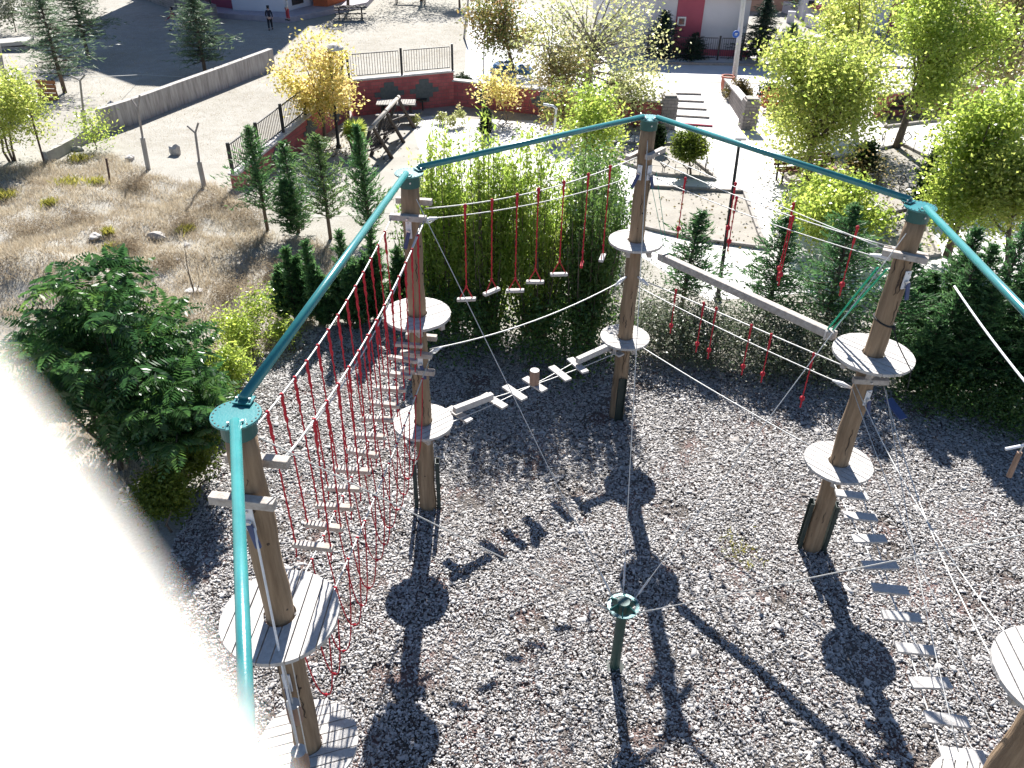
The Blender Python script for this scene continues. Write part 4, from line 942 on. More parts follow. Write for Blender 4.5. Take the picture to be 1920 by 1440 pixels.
pcon('conifer behind the middle of the hanging log', (1428, 640), (1440, 412), 80, L_DKCON, group=G5, clear=.2, nb=150, tr=.07)
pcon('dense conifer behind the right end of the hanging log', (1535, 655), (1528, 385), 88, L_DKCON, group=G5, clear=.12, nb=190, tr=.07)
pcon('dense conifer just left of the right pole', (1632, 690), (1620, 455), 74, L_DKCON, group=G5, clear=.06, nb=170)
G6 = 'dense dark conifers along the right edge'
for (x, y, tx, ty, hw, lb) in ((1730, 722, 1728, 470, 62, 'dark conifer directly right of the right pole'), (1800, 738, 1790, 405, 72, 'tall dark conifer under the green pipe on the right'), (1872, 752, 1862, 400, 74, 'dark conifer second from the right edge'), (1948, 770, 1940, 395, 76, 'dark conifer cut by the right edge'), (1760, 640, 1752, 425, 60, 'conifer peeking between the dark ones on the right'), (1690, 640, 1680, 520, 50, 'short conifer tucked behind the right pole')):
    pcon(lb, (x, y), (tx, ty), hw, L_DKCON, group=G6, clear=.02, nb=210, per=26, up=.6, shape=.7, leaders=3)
pts_ = [(1735, 752), (1800, 768), (1870, 785), (1935, 800)]
for i, p in enumerate(pts_):
    ptree('low_shrub', ['low green ground shrub at the foot of the dark conifers near the right pole', 'low green ground shrub between the dark conifers and the wood chips', 'low green ground shrub beneath the thick white cable', 'low green ground shrub at the right edge above the wood chips'][i], p, (p[0], p[1] - 26), 48, 26, L_DARKSH, 60, 40, .075, cat='shrub', group='low shrubs edging the wood chips on the right', limbs=False, tr=.02, shell=.0)
# far conifers
pcon('tall sparse cedar in the far left yard', (122, 174), (70, -40), 62, L_PINE, name='cedar_tree', clear=.16, nb=170, per=22, up=.05, spray=.3, tr=.1, ragged=.5)
pcon('round cedar on a bare trunk in the far left yard', (167, 110), (160, -60), 66, L_PINE, name='cedar_tree', clear=.24, nb=200, per=26, up=.12, spray=.3, tr=.1, shape=.6)
pcon('cedar standing in the school shadow above the concrete wall', (386, 142), (366, -10), 58, L_PINE, name='cedar_tree', clear=.18, nb=200, per=24, up=.08, spray=.3, tr=.1, shape=.65)
pcon('dark spruce right of the utility pole', (1420, 118), (1422, -8), 36, L_SPRUCE, name='spruce_tree', clear=.12, nb=230, per=26, up=-.05, spray=.3, tr=.1)
pcon('smaller bluish spruce near the far railing', (1474, 118), (1480, 44), 30, L_PINE, name='spruce_tree', clear=.1, nb=150, per=22, spray=.28, up=.0)
pcon('dark spruce against the pale wall left of the pink strip', (1240, 112), (1246, 20), 32, L_SPRUCE, name='spruce_tree', clear=.06, nb=160, per=20, spray=.28, up=.1, ragged=.4)
pcon('small dark spruce in front of the pink strip', (1297, 114), (1297, 62), 24, L_SPRUCE, name='spruce_tree', clear=.04, nb=130, per=22, spray=.25, up=.1)
pcon('dark conifer at the very top behind the far yard', (1500, 30), (1495, -40), 26, L_PINE, name='spruce_tree', clear=.1, nb=110, per=18, spray=.3)

# broadleaf trees
ptree('yellow_tree', 'yellow autumn tree beside the red brick wall and lamp post', (610, 272), (590, 155), 74, 86, L_YELLOW, 140, 58, .145, lobes=13, csd=.26, tr=.07, cat='tree', nlimb=24, shell=.25, lump=.4, depth=60)
ptree('autumn_tree', 'green and rusty autumn tree left of the pale drive', (964, 140), (940, 42), 62, 68, L_AUTUMN, 100, 60, .17, tr=.10, lobes=10, nlimb=20, shell=.3, csd=.36, lump=.4)
ptree('sparse_tree', 'large sparse pale tree with many bare branches above the brick wall', (1106, 168), (1110, 70), 150, 130, L_SPARSE, 120, 26, .17, tr=.13, nlimb=70, shell=.25, csd=.42, bark=PALEBARK, lump=.35, stems=2)
ptree('sparse_tree', 'thin pale tree left of the largest sparse tree', (1040, 190), (1030, 100), 62, 85, L_SPARSE, 56, 28, .16, tr=.07, nlimb=30, shell=.2, csd=.4, bark=PALEBARK)
ptree('autumn_tree', 'small olive tree behind the lower brick wall', (1062, 190), (1052, 140), 45, 48, L_OLIVE, 60, 50, .16, tr=.06, nlimb=16, shell=.2)
ptree('autumn_tree', 'rusty red sapling in front of the lower brick wall', (1065, 258), (1055, 205), 36, 40, L_AUTUMN, 46, 40, .15, tr=.04, shell=.2)
ptree('young_tree', 'small yellow tree in front of the brick wall near the cube bush', (952, 226), (935, 168), 34, 30, L_YELLOW, 40, 34, .14, tr=.03, shell=.2, lump=.5)
ptree('young_tree', 'yellow green young tree behind the tall hedge and green pipe', (1110, 345), (1108, 240), 48, 76, L_LIME, 90, 46, .15, tr=.06, shell=.2)
ptree('young_tree', 'leafy yellow green young tree between brick wall and stone pillar', (1190, 240), (1180, 165), 44, 52, L_SPARSE, 56, 36, .16, tr=.05, shell=.2, lump=.4)
ptree('tall_tree', 'big yellow green tree right of the ramp wall', (1512, 347), (1535, 190), 112, 138, L_YGREEN, 230, 84, .15, tr=.15, lobes=20, nlimb=30, shell=.35, csd=.42, lump=.35)
ptree('tall_tree', 'yellow green tree top merging behind the big tree on the right', (1600, 240), (1590, 90), 84, 110, L_YGREEN, 130, 70, .155, tr=.12, lobes=10, shell=.35, csd=.42)
ptree('round_tree', 'dense round green tree on a dark leaning trunk', (1680, 277), (1748, 95), 104, 116, L_LIME, 240, 95, .145, tr=.14, lobes=18, nlimb=26, shell=.4, csd=.38)
ptree('olive_tree', 'olive brown autumn tree in the upper right corner', (1898, 248), (1890, 75), 92, 120, L_OLIVE, 190, 72, .15, tr=.14, lobes=13, nlimb=24, shell=.35, csd=.42)
ptree('leaning_tree', 'tall yellow green tree leaning right above the right pole', (1775, 480), (1838, 305), 72, 160, L_LIME, 230, 80, .13, tr=.10, lobes=22, nlimb=30, shell=.25, csd=.34, depth=70)
ptree('leaning_tree', 'green tree behind the green pipe at the right edge', (1890, 520), (1900, 350), 66, 90, L_YGREEN, 140, 80, .13, tr=.08, lobes=9, shell=.25)
ptree('young_tree', 'bright yellow green young tree left of the right pole top', (1572, 490), (1572, 398), 80, 66, L_LIME, 170, 80, .13, tr=.07, lobes=9, shell=.3, csd=.28)
ptree('globe_tree', 'clipped umbrella tree with round green head in the park bed', (1296, 326), (1293, 274), 29, 25, L_GLOBE, 90, 60, .11, tr=.035, shell=.55, csd=.12, lump=.1, nlimb=18)
t_ = pcon('small dark clipped cone shrub behind the far pole', (1233, 282), (1231, 236), 11, L_TOP, name='topiary', clear=.0, nb=110, per=24, spray=.12, wid=.05, up=.6, cat='shrub', shape=.45, ragged=.1)
pcon('small dark clipped cone shrub left above the tall hedge', (911, 255), (909, 205), 9, L_TOP, name='topiary', clear=.0, nb=90, per=20, spray=.12, wid=.05, up=.6, cat='shrub', shape=.45, ragged=.1)
pcon('dark narrow cypress beside the leaning tree on the right', (1722, 395), (1765, 280), 20, L_TOP, name='topiary', clear=.0, nb=150, per=26, spray=.16, wid=.06, up=.6, cat='shrub', shape=.4)
pcon('dark pointed shrub in the shaded bed on the right', (1612, 330), (1640, 272), 24, L_TOP, name='topiary', clear=.0, nb=130, per=24, spray=.15, wid=.06, up=.5, cat='shrub', shape=.5)
ptree('cube_bush', 'small square clipped bush beside the end of the railing', (867, 172), (867, 156), 14, 13, L_TOP, 90, 40, .10, cat='bush', limbs=False, tr=.03, shell=.3, csd=.1, lump=.05)
ptree('bush', 'brown green bush behind the ramp wall', (1388, 188), (1386, 172), 22, 17, L_BROWN, 70, 40, .12, cat='bush', limbs=False, tr=.03, shell=.2, csd=.14)
ptree('bush', 'dark grey bush between pillar and big tree', (1448, 192), (1448, 176), 20, 14, L_TOP, 60, 40, .12, cat='bush', limbs=False, tr=.03, shell=.2, csd=.14)
ptree('bush', 'orange red bush at the left edge of the big tree', (1466, 212), (1464, 190), 30, 18, L_RED, 70, 40, .12, cat='bush', limbs=False, tr=.03, shell=.2, csd=.16)
ptree('bush', 'brownish bush tucked behind the sparse tree on the road edge', (1156, 180), (1154, 166), 14, 22, L_BROWN, 50, 40, .12, cat='bush', limbs=False, tr=.03, shell=.2, csd=.14)
ptree('thin_shrub', 'thin brown shrub in the shaded bed on the right', (1600, 335), (1598, 318), 18, 20, L_BROWN, 26, 26, .11, cat='shrub', tr=.015, shell=.1)
ptree('thin_shrub', 'thin yellowish shrub right of the brown one in the shaded bed', (1648, 340), (1646, 322), 14, 18, L_OLIVE, 18, 20, .11, cat='shrub', tr=.015, shell=.1)
# left side
ptree('locust_tree', 'bright yellow feathery tree at the left edge', (30, 300), (16, 205), 60, 74, L_YGREEN, 120, 60, .14, tr=.04, stems=3, shell=.2, csd=.3, asp=.4)
ptree('sapling', 'small yellow green sapling by the broken concrete kerb', (182, 280), (174, 238), 22, 32, L_LIME, 26, 30, .13, tr=.02, shell=.1, asp=.4)
ptree('dry_bush', 'dry grey brush in the top left corner', (30, 60), (20, 20), 55, 40, L_GREYSH, 70, 40, .16, cat='bush', tr=.03, shell=.1)
ptree('dry_bush', 'dark conifer like bush at the top edge left of the cedar', (350, 8), (352, -10), 40, 18, L_PINE, 50, 40, .2, cat='bush', tr=.03, shell=.1)
G7 = 'yellow green bushes edging the slope'
for (b, c_, hw, hh, lm, lb) in (((478, 655), (475, 612), 66, 60, L_LIME, 'yellow green bush left of the feathery conifers'), ((418, 735), (408, 688), 50, 58, L_LIME, 'yellow green bush between the dark pinnate tree and green pipe'), ((350, 905), (345, 850), 56, 66, L_GLOBE, 'bright green bush at the left edge of the wood chips'), ((318, 985), (310, 935), 46, 46, L_GLOBE, 'lower green bush beside the blurred corner'), ((395, 800), (385, 760), 36, 50, L_GLOBE, 'green bush under the cap of the nearest pole')):
    ptree('bush', lb, b, c_, hw, hh, lm, 100, 60, .09, lobes=7, cat='bush', group=G7, tr=.02, shell=.15, csd=.16, asp=.45, stems=3)
for i, (x, y, w_) in enumerate(((130, 345, 24), (95, 385, 14), (10, 370, 22), (210, 470, 16), (350, 435, 15), (205, 440, 10), (150, 300, 20), (182, 345, 16))):
    p = GP(x, y); k = 130; s = ppm(p); a = rng.uniform(0, 6.28, k); d = np.stack([np.cos(a) * .7, np.sin(a) * .7, rng.uniform(.5, 1.4, k)], 1)
    c = np.array(p) + np.stack([rng.normal(0, w_ / s * .5, k), rng.normal(0, w_ / s * .5, k), np.full(k, .1)], 1)
    v, f, r = leafquads(c, d, rng.uniform(.2, .42, k), .035, rng.random(k))
    tag(npmesh('grass_tuft', v, f, L_TUFT, None, r), ['yellow green grass tuft below the broken kerb end', 'small green grass tuft in the upper middle of the dry slope', 'green grass tuft at the left edge of the dry slope', 'green grass tuft just above the dark pinnate tree', 'green grass tuft right of the large pale rock', 'yellow grass tuft left of the large pale rock', 'tall yellow grass tuft beside the sapling', 'yellow grass tuft right of the thin rusty stake'][i], 'grass', 'green tufts on the dry slope')

for i, (x, y, hw, hh, lb) in enumerate(((45, 545, 62, 42, 'large grey brown dry scrub on the mound at the left edge'), (255, 352, 26, 16, 'brown dry scrub just below the first Y post'), (400, 395, 34, 22, 'brown dry scrub below the nearest Y post'), (465, 415, 34, 22, 'brown dry scrub left of the first dark conifer'), (345, 430, 24, 14, 'dry scrub right of the large pale rock'), (145, 420, 26, 14, 'dry scrub left of the pale rocks'), (60, 440, 34, 18, 'dry scrub at the left of the slope'), (330, 620, 44, 26, 'pale dry scrub right of the pinnate tree top'), (430, 560, 38, 22, 'dry scrub in the conifer shade'), (520, 520, 34, 20, 'dry scrub beneath the second dark conifer'), (240, 470, 24, 16, 'rusty dry scrub above the pinnate tree'), (310, 505, 22, 14, 'rusty dry scrub beside the bare branch'))):
    ptree('dry_scrub', lb, (x, y), (x, y - hh * .5), hw, hh, L_SCRUB, 46, 44, .10, cat='shrub', group='dry scrub on the slope', limbs=False, tr=.015, shell=.0, asp=.14, csd=.16, up=.5, depth=hw)
# dark pinnate tree, lower left
def pinnate(label, base, cc, rad, nfr, L0, lm):
    base, cc = V(base), V(cc); t = thing('pinnate_tree', label, 'tree', base)
    hub = blobpts(int(nfr / 7), cc, rad, .35, .3, -.7); m = MB()
    for s in range(6):
        e = V(hub[s * len(hub) // 6]); limb(m, base + V((rng.normal() * .2, rng.normal() * .2, -.1)), e, .055, .015, .15)
    for h in hub[::2]: limb(m, lerp(base, cc, rng.uniform(.3, .9)), V(h), .02, .006)
    m.build('trunk', BARK, t, smooth=True)
    cs, ds, Ls, Ws, to = [], [], [], [], []
    for h in hub:
        hb = rng.random()
        for q in range(7):
            a = rng.uniform(0, 6.283); el = rng.uniform(-.1, .9); d = np.array([math.cos(a) * math.cos(el), math.sin(a) * math.cos(el), math.sin(el)]); L = L0 * rng.uniform(.7, 1.2)
            s_ = unit(np.cross(d, [0, 0, 1.0])); tone = np.clip(hb * .5 + rng.random() * .4, 0, 1)
            for j in range(11):
                u = (j + 1.5) / 12; p = h + d * L * u - np.array([0, 0, .38 * L * u * u]); wl = .17 * math.sin(math.pi * min(1, u * .8 + .2)) + .03
                tang = unit(d - np.array([0, 0, .76 * u]))
                for sd_ in (-1, 1):
                    ld = unit(s_ * sd_ * .9 + tang * .45 + np.array([0, 0, -.35])); cs.append(p + ld * wl * .5); ds.append(ld); Ls.append(wl); Ws.append(.052); to.append(tone + rng.normal() * .06)
    v, f, r = leafquads(np.array(cs), np.array(ds), np.array(Ls), np.array(Ws), np.clip(to, 0, 1), .9); npmesh('crown', v, f, lm, t, r)
b = G(215, 850); c = VY(205, 690, b.y); s = ppm(c); pinnate('dark green bushy tree with long pinnate leaves at the lower left', b, c, (180 / s, 150 / s, 165 / s), 1000, .80, L_AIL)
b = G(330, 900); c = VY(325, 770, b.y); s = ppm(c); pinnate('smaller dark tree with pinnate leaves against the wood chips', b, c, (90 / s, 80 / s, 95 / s), 420, .62, L_AIL)

# palm stump in the yard
b = G(668, 288); h = VY(672, 232, b.y).z; t = thing('yucca_palm', 'small shaggy palm on two dark stems beside the swing frame', 'palm', b)
m = MB(); m.tube([b, b + V((.1, 0, h * .75))], [.13, .10], 8); m.tube([b + V((-.1, 0, 0)), b + V((-.25, .05, h * .7))], [.07, .06], 8); m.build('trunk', BARK, t)
k = 900; a = rng.uniform(0, 6.28, k); el = rng.uniform(-.9, 1.1, k); d = np.stack([np.cos(a) * np.cos(el), np.sin(a) * np.cos(el), np.sin(el)], 1)
c0 = np.array(b + V((.02, 0, h * .82))); v, f, r = leafquads(c0 + d * .28 + np.array([0, 0, -.06]), d + np.array([0, 0, -.25]), rng.uniform(.35, .6, k), .04, rng.random(k)); npmesh('crown', v, f, L_LIME, t, r)

# slender weeds and saplings along the yard behind the tall hedge
for i, (x, y, ty) in enumerate(((826, 232, 205), (862, 235, 200), (845, 240, 214), (780, 235, 215))):
    ptree('weed_stalk', ['tall weed stalk left of the tall hedge top', 'tall weed stalk near the cube bush below the brick wall', 'shorter weed stalk between two tall ones', 'thin weed at the foot of the swing bench'][i], (x, y), (x, (y + ty) / 2), 7, (y - ty) / 2, L_SPARSE, 12, 22, .11, cat='weed', tr=.012, shell=.0, csd=.08, limbs=False)

# ---------------------------------------------------------------- park and yard furniture
DARKW = mat('dark_wood', (.055, .04, .032), (.03, .024, .02), 8, .7, .3)
PALEW = mat('sunbleached_wood', (.36, .33, .30), (.25, .23, .2), 8, .8, .3)
# log swing frame with two bench swings
nr, fr = G(735, 297), G(773, 246); nl = G(669, 326); ax = (fr - nr); M0 = (nr + nl) / 2
ztop = VY(683, 238, M0.y).z; wdt = nr - nl
sf = thing('log_swing', 'dark log swing frame with a pale top beam and two bench swings', 'swing set', M0)
e1 = M0 + V((0, 0, ztop)); far_m = M0 + ax * 1.12; e2 = far_m + V((0, 0, ztop)); uS = ax.normalized()
MB().tube([e1 - uS * .25, e2 + uS * .25], .075, 12).build('top_beam', PALEW, sf, smooth=True)
for fz in (0, .5, 1.0):
    for s in (-.5, .5):
        MB().tube([M0 + ax * 1.12 * fz + V((0, 0, ztop + .06)), M0 + ax * 1.12 * fz + wdt * s], [.06, .075], 8).build('leg', DARKW, sf)
    c = M0 + ax * 1.12 * fz; MB().tube([c + wdt * -.27 + V((0, 0, ztop * .46)), c + wdt * .27 + V((0, 0, ztop * .46))], .045, 8).build('brace', DARKW, sf)
for k_, fz in enumerate((.25, .74)):
    c = M0 + ax * 1.12 * fz; uw = wdt.normalized()
    t = thing('bench_swing', ['slatted bench swing nearest in the log swing frame', 'slatted bench swing farther back in the log swing frame'][k_], 'swing', c + V((0, 0, .45)), 'bench swings')
    m = MB()
    for j in range(5): m.bar(c - uS * .62 + uw * (-.22 + .11 * j) + V((0, 0, .48)), c + uS * .62 + uw * (-.22 + .11 * j) + V((0, 0, .48)), .08, .03)
    m.build('seat', DARKW, t); m = MB()
    for j in range(5): m.bar(c - uS * .62 - uw * (.27 + .035 * j) + V((0, 0, .56 + .11 * j)), c + uS * .62 - uw * (.27 + .035 * j) + V((0, 0, .56 + .11 * j)), .03, .085)
    m.build('backrest', DARKW, t)
    for s in (-1, 1):
        MB().tube([c + uS * s * .6 + uw * .2 + V((0, 0, .5)), c + uS * s * .6 + V((0, 0, ztop - .1))], .014, 5).build('chain', IRON, t)
        MB().tube([c + uS * s * .6 - uw * .3 + V((0, 0, .7)), c + uS * s * .6 + V((0, 0, ztop - .1))], .014, 5).build('chain', IRON, t)
def bench(base, rz, L, label, m=DARKW, ms=None, table=False, name='park_bench'):
    t = thing(name, label, 'picnic table' if table else 'bench', base); c, s = math.cos(rz), math.sin(rz)
    def W(x, y, z): return V(base) + V((c * x - s * y, s * x + c * y, z))
    ms = ms or m
    if table:
        k = MB()
        for j in range(5): k.bar(W(-L / 2, -.32 + .16 * j, .75), W(L / 2, -.32 + .16 * j, .75), .145, .04)
        k.build('tabletop', ms, t)
        for sd in (-1, 1):
            k = MB()
            for j in (0, 1): k.bar(W(-L / 2, sd * (.66 + .14 * j), .45), W(L / 2, sd * (.66 + .14 * j), .45), .13, .04)
            k.build('bench_seat', ms, t)
        for x in (-L * .36, L * .36):
            for sd in (-1, 1): MB().bar(W(x, sd * .62, 0), W(x, sd * .2, .73), .07, .09).build('leg', m, t)
            MB().bar(W(x, -.82, .40), W(x, .82, .40), .05, .09).build('crosspiece', m, t)
    else:
        k = MB()
        for j in range(4): k.bar(W(-L / 2, -.2 + .12 * j, .45), W(L / 2, -.2 + .12 * j, .45), .10, .035)
        k.build('seat', ms, t); k = MB()
        for j in range(3): k.bar(W(-L / 2, .27 + .03 * j, .56 + .13 * j), W(L / 2, .27 + .03 * j, .56 + .13 * j), .03, .10)
        k.build('backrest', ms, t)
        for x in (-L * .42, L * .42):
            MB().bar(W(x, -.18, 0), W(x, -.18, .44), .06, .06).build('leg', IRON, t); MB().bar(W(x, .2, 0), W(x, .32, .86), .06, .06).build('leg', IRON, t)
            MB().bar(W(x, -.2, .40), W(x, .24, .40), .05, .04).build('seat_support', IRON, t)
bench(G(745, 226), R(4), 1.6, 'pale topped picnic table behind the swing frame', DARKW, PALEW, True, 'picnic_table')
bench(G(752, 205), R(3), 2.3, 'dark bench in the wall shadow behind the swing frame', DARKW)
bench(G(658, 36), R(12), 2.0, 'dark picnic table in tree shade beside the school terrace', DARKW, DARKW, True, 'picnic_table')
bench(G(770, 8), R(-6), 2.4, 'dark bench at the top edge beside the long yard shadow', DARKW)
bench(G(1700, 222), R(8), 2.2, 'dark slatted bench under the dense round tree', DARKW)
bench(G(1505, 338), R(12), 2.2, 'brown bench in the shade under the big yellow green tree', mat('red_wood', (.22, .075, .05), (.16, .05, .04), 6, .7))
# trees that stand just beyond the top of the picture and throw the yard shadows
ptree('shade_tree', 'shady tree over the dark picnic table at the top edge', (652, 20), (650, -75), 62, 60, L_DARKSH, 70, 36, .2, tr=.1, shell=.2, csd=.45)
ptree('shade_tree', 'wide shady tree at the top edge throwing the long yard shadow', (790, 2), (790, -95), 90, 60, L_DARKSH, 90, 36, .2, tr=.1, shell=.2, csd=.45)
ptree('shade_tree', 'small dark tree at the top edge by the thin pole', (862, 14), (862, -40), 26, 40, L_DARKSH, 40, 36, .2, tr=.07, shell=.2, csd=.3)
b = G(870, 72); h = VY(880, -20, b.y); t = thing('thin_pole', 'thin grey pole standing beside the pale drive at the top', 'pole', b); MB().tube([b, h], [.06, .045], 8).build('shaft', CURB, t)
b = G(906, 132); h = VY(908, 80, b.y); t = thing('thin_pole', 'very thin pale pole on the drive left of the autumn tree', 'pole', b); MB().tube([b, h], [.035, .03], 8).build('shaft', COPE, t)
# blue covered barrow shape on the drive
b = G(945, 136); t = thing('blue_cover', 'small heap under a blue cover on the pale drive', 'cover', b)
m = MB(); m.lathe(b, [(.75, 0), (.72, .18), (.5, .45), (.2, .6), (.02, .63)], 14); m.build('cover', mat('blue_tarp', (.05, .16, .34), (.04, .12, .26), 4, .5, .4), t)
m = MB(); m.lathe(b + V((1.0, .1, 0)), [(.5, 0), (.45, .2), (.2, .4), (.02, .43)], 12); m.build('cover', MATS['blue_tarp'], t)

# diamond ornaments of the low bed fences
def diamond(base, label, s=.20, yaw=0.0):
    t = thing('fence_ornament', label, 'fence', base, 'iron diamonds of the low bed fences'); c = V(base) + V((0, 0, .34)); u = V((math.cos(yaw), math.sin(yaw), 0))
    q = [c + u * s, c + V((0, 0, s)), c - u * s, c - V((0, 0, s))]; m = MB()
    for i in range(4): m.bar(q[i], q[(i + 1) % 4], .03, .03)
    m.build('diamond', IRON, t); MB().bar(base, V(base) + V((0, 0, .15)), .02, .02).build('stake', IRON, t)
DI = [((1175, 268), 'iron diamond left of the far pole in the white paving', 0), ((1190, 302), 'pale iron diamond just left of the far pole crossbar', .6), ((1245, 322), 'iron diamond right of the far pole at the bed kerb', .5), ((1288, 325), 'large iron diamond at the foot of the umbrella tree', 0), ((1303, 310), 'narrow iron diamond behind the umbrella tree', 1.25), ((1322, 322), 'narrow iron diamond right of the umbrella tree', 1.2), ((1502, 345), 'dark iron diamond under the big tree beside the bench', .3), ((1547, 348), 'dark iron diamond right of the shaded bench', 0), ((1501, 370), 'iron diamond in front of the shaded bench', .2), ((1653, 270), 'iron diamond left of the leaning trunk', .9), ((1696, 272), 'iron diamond right of the leaning trunk', 0), ((1693, 390), 'iron diamond beside the cap of the right pole', .3), ((1471, 382), 'thin iron diamond on the paving above the close red ropes', 1.3), ((942, 246), 'iron diamond behind the tall hedge by the grey lamp post', .1), ((1686, 355), 'iron diamond in the shade above the right pole', .4)]
for p, lb, yw in DI: diamond(G(*p), lb, .20, yw)
for a, b_, lb in (((1140, 270), (1262, 273), 'low wire edging at the back of the far bed'), ((1218, 325), (1335, 335), 'low wire edging at the front of the umbrella tree bed'), ((1600, 268), (1740, 290), 'low wire edging behind the leaning trunk')):
    p, q = G(*a), G(*b_); t = thing('wire_edging', lb, 'fence', p)
    for i in range(6): MB().bar(lerp(p, q, i / 5), lerp(p, q, i / 5) + V((0, 0, .42)), .02, .02).build('stake', IRON, t)
    MB().tube([p + V((0, 0, .3)), q + V((0, 0, .3))], .006, 5).build('wire', IRON, t)

# concrete Y posts and stakes on the slope
def ypost(bpx, mid, fork, a1, a2, label):
    b = GP(*bpx); y = b.y; t = thing('fence_post', label, 'post', b, 'Y shaped posts of the broken fence')
    m_, f, p, q = (VY(*k, y) for k in (mid, fork, a1, a2))
    MB().tube([b - V((0, 0, .1)), m_], .085, 8).build('concrete_shaft', CONC, t); MB().tube([m_ - V((0, 0, .1)), f], .04, 8).build('steel_upright', CURB, t)
    for e in (p, q): MB().tube([f - V((0, 0, .02)), e], .032, 6).build('arm', CURB, t)
ypost((278, 318), (267, 258), (258, 203), (246, 186), (262, 178), 'Y shaped fence post in front of the concrete wall')
ypost((383, 350), (373, 303), (366, 248), (351, 236), (372, 230), 'Y shaped fence post nearest the row of dark conifers')
ypost((163, 262), (155, 205), (150, 150), (132, 142), (160, 140), 'Y shaped fence post hidden behind the yellow sapling')
b = GP(12, 170); t = thing('fence_post', 'leaning grey post cut by the left edge', 'post', b); MB().tube([b, VY(-6, 70, b.y)], .09, 8).build('shaft', CONC, t)
for a, b_, lb in (((83, 306), (57, 212), 'thin dark rusty stake at the end of the broken kerb'), ((206, 341), (199, 297), 'short thin rusty stake in the dry grass')):
    b = GP(*a); t = thing('rusty_stake', lb, 'stake', b, 'rusty stakes'); MB().bar(b - V((0, 0, .1)), VY(*b_, b.y), .05, .05).build('stake', mat('rusty_iron', (.07, .05, .045), (.12, .06, .04), 10, .8), t)
tag(MB().tube([VY(140, 146, G(163, 262).y), VY(265, 140, 40.0), VY(452, 150, 41.0)], .012, 5).build('fence_wire', CABLE), 'single wire strung across the far left yard', 'wire')
def rock(bpx, r, label, sq=(1, .8, .6), group='loose rocks on the left'):
    p = GP(*bpx); s = r / ppm(p); bm = bmesh_ico(); vs = []
    for v in bm[0]:
        k = 1 + .22 * math.sin(v.x * 3 + p.x * 7) + .18 * math.sin(v.y * 4 + p.y * 5) + .15 * math.sin(v.z * 5 + p.x); vs.append(p + V((v.x * sq[0], v.y * sq[1], v.z * sq[2])) * s * k + V((0, 0, s * sq[2] * .4)))
    tag(MB().add(vs, bm[1]).build('rock', ROCK), label, 'rock', group)
def bmesh_ico():
    import bmesh
    bm = bmesh.new(); bmesh.ops.create_icosphere(bm, subdivisions=2, radius=1); o = ([v.co.copy() for v in bm.verts], [tuple(v.index for v in f.verts) for f in bm.faces]); bm.free(); return o
rock((290, 446), 17, 'large pale flat rock in the middle of the dry slope', (1.1, .7, .55)); rock((329, 290), 12, 'upright grey boulder between the two Y posts', (.7, .7, 1.2)); rock((210, 198), 9, 'small grey rock above the concrete wall'); rock((180, 446), 12, 'pale rock left on the dry slope', (.9, 1, .5)); rock((365, 547), 14, 'flat pale stone under the dead twigs', (1.2, .8, .3)); rock((352, 463), 8, 'small pale stone right of the large rock'); rock((147, 282), 10, 'grey rubble stone under the broken kerb'); rock((40, 662), 14, 'pale stone at the left edge under the pinnate tree'); rock((245, 300), 10, 'brown stone below the sapling'); rock((335, 550 - 60), 6, 'small stone beside the dead twigs')
t = thing('concrete_slab', 'broken pale concrete slab at the left edge of the yard', 'slab', G(25, 95)); p = G(22, 92); MB().bar(p + V((-1.2, -.2, .28)), p + V((1.0, .3, .4)), 1.3, .18).build('slab', CONC, t); MB().bar(p + V((-1.0, -.2, .1)), p + V((.8, .2, .1)), .9, .18).build('rubble_base', ROCK, t)
b = G(92, 188); t = thing('plank_panel', 'orange plank panel leaning in the far left yard', 'panel', b); m = MB()
for i in range(5): m.bar(b + V((-.42, -.05 + .04 * i, .08 + .17 * i)), b + V((.42, -.02 + .04 * i, .05 + .17 * i)), .03, .15)
m.build('planks', mat('orange_wood', (.42, .17, .06), (.33, .13, .05), 6, .7), t)
MB().bar(b + V((-.3, .25, 0)), b + V((-.3, .18, .85)), .05, .05).build('leg', DARKW, t); MB().bar(b + V((.3, .25, 0)), b + V((.3, .18, .85)), .05, .05).build('leg', DARKW, t)
# dead twigs on the slope
b = GP(365, 552); t = thing('dead_branch', 'dry bare branch standing among the grass on the slope', 'branch', b); m = MB()
for a, c_ in (((345, 455), .02), ((368, 500), .014), ((410, 590), .014), ((330, 470), .012)):
    e = VY(*a, b.y + .2); limb(m, b, e, c_, .004, .2)
m.build('twigs', BARK, t)

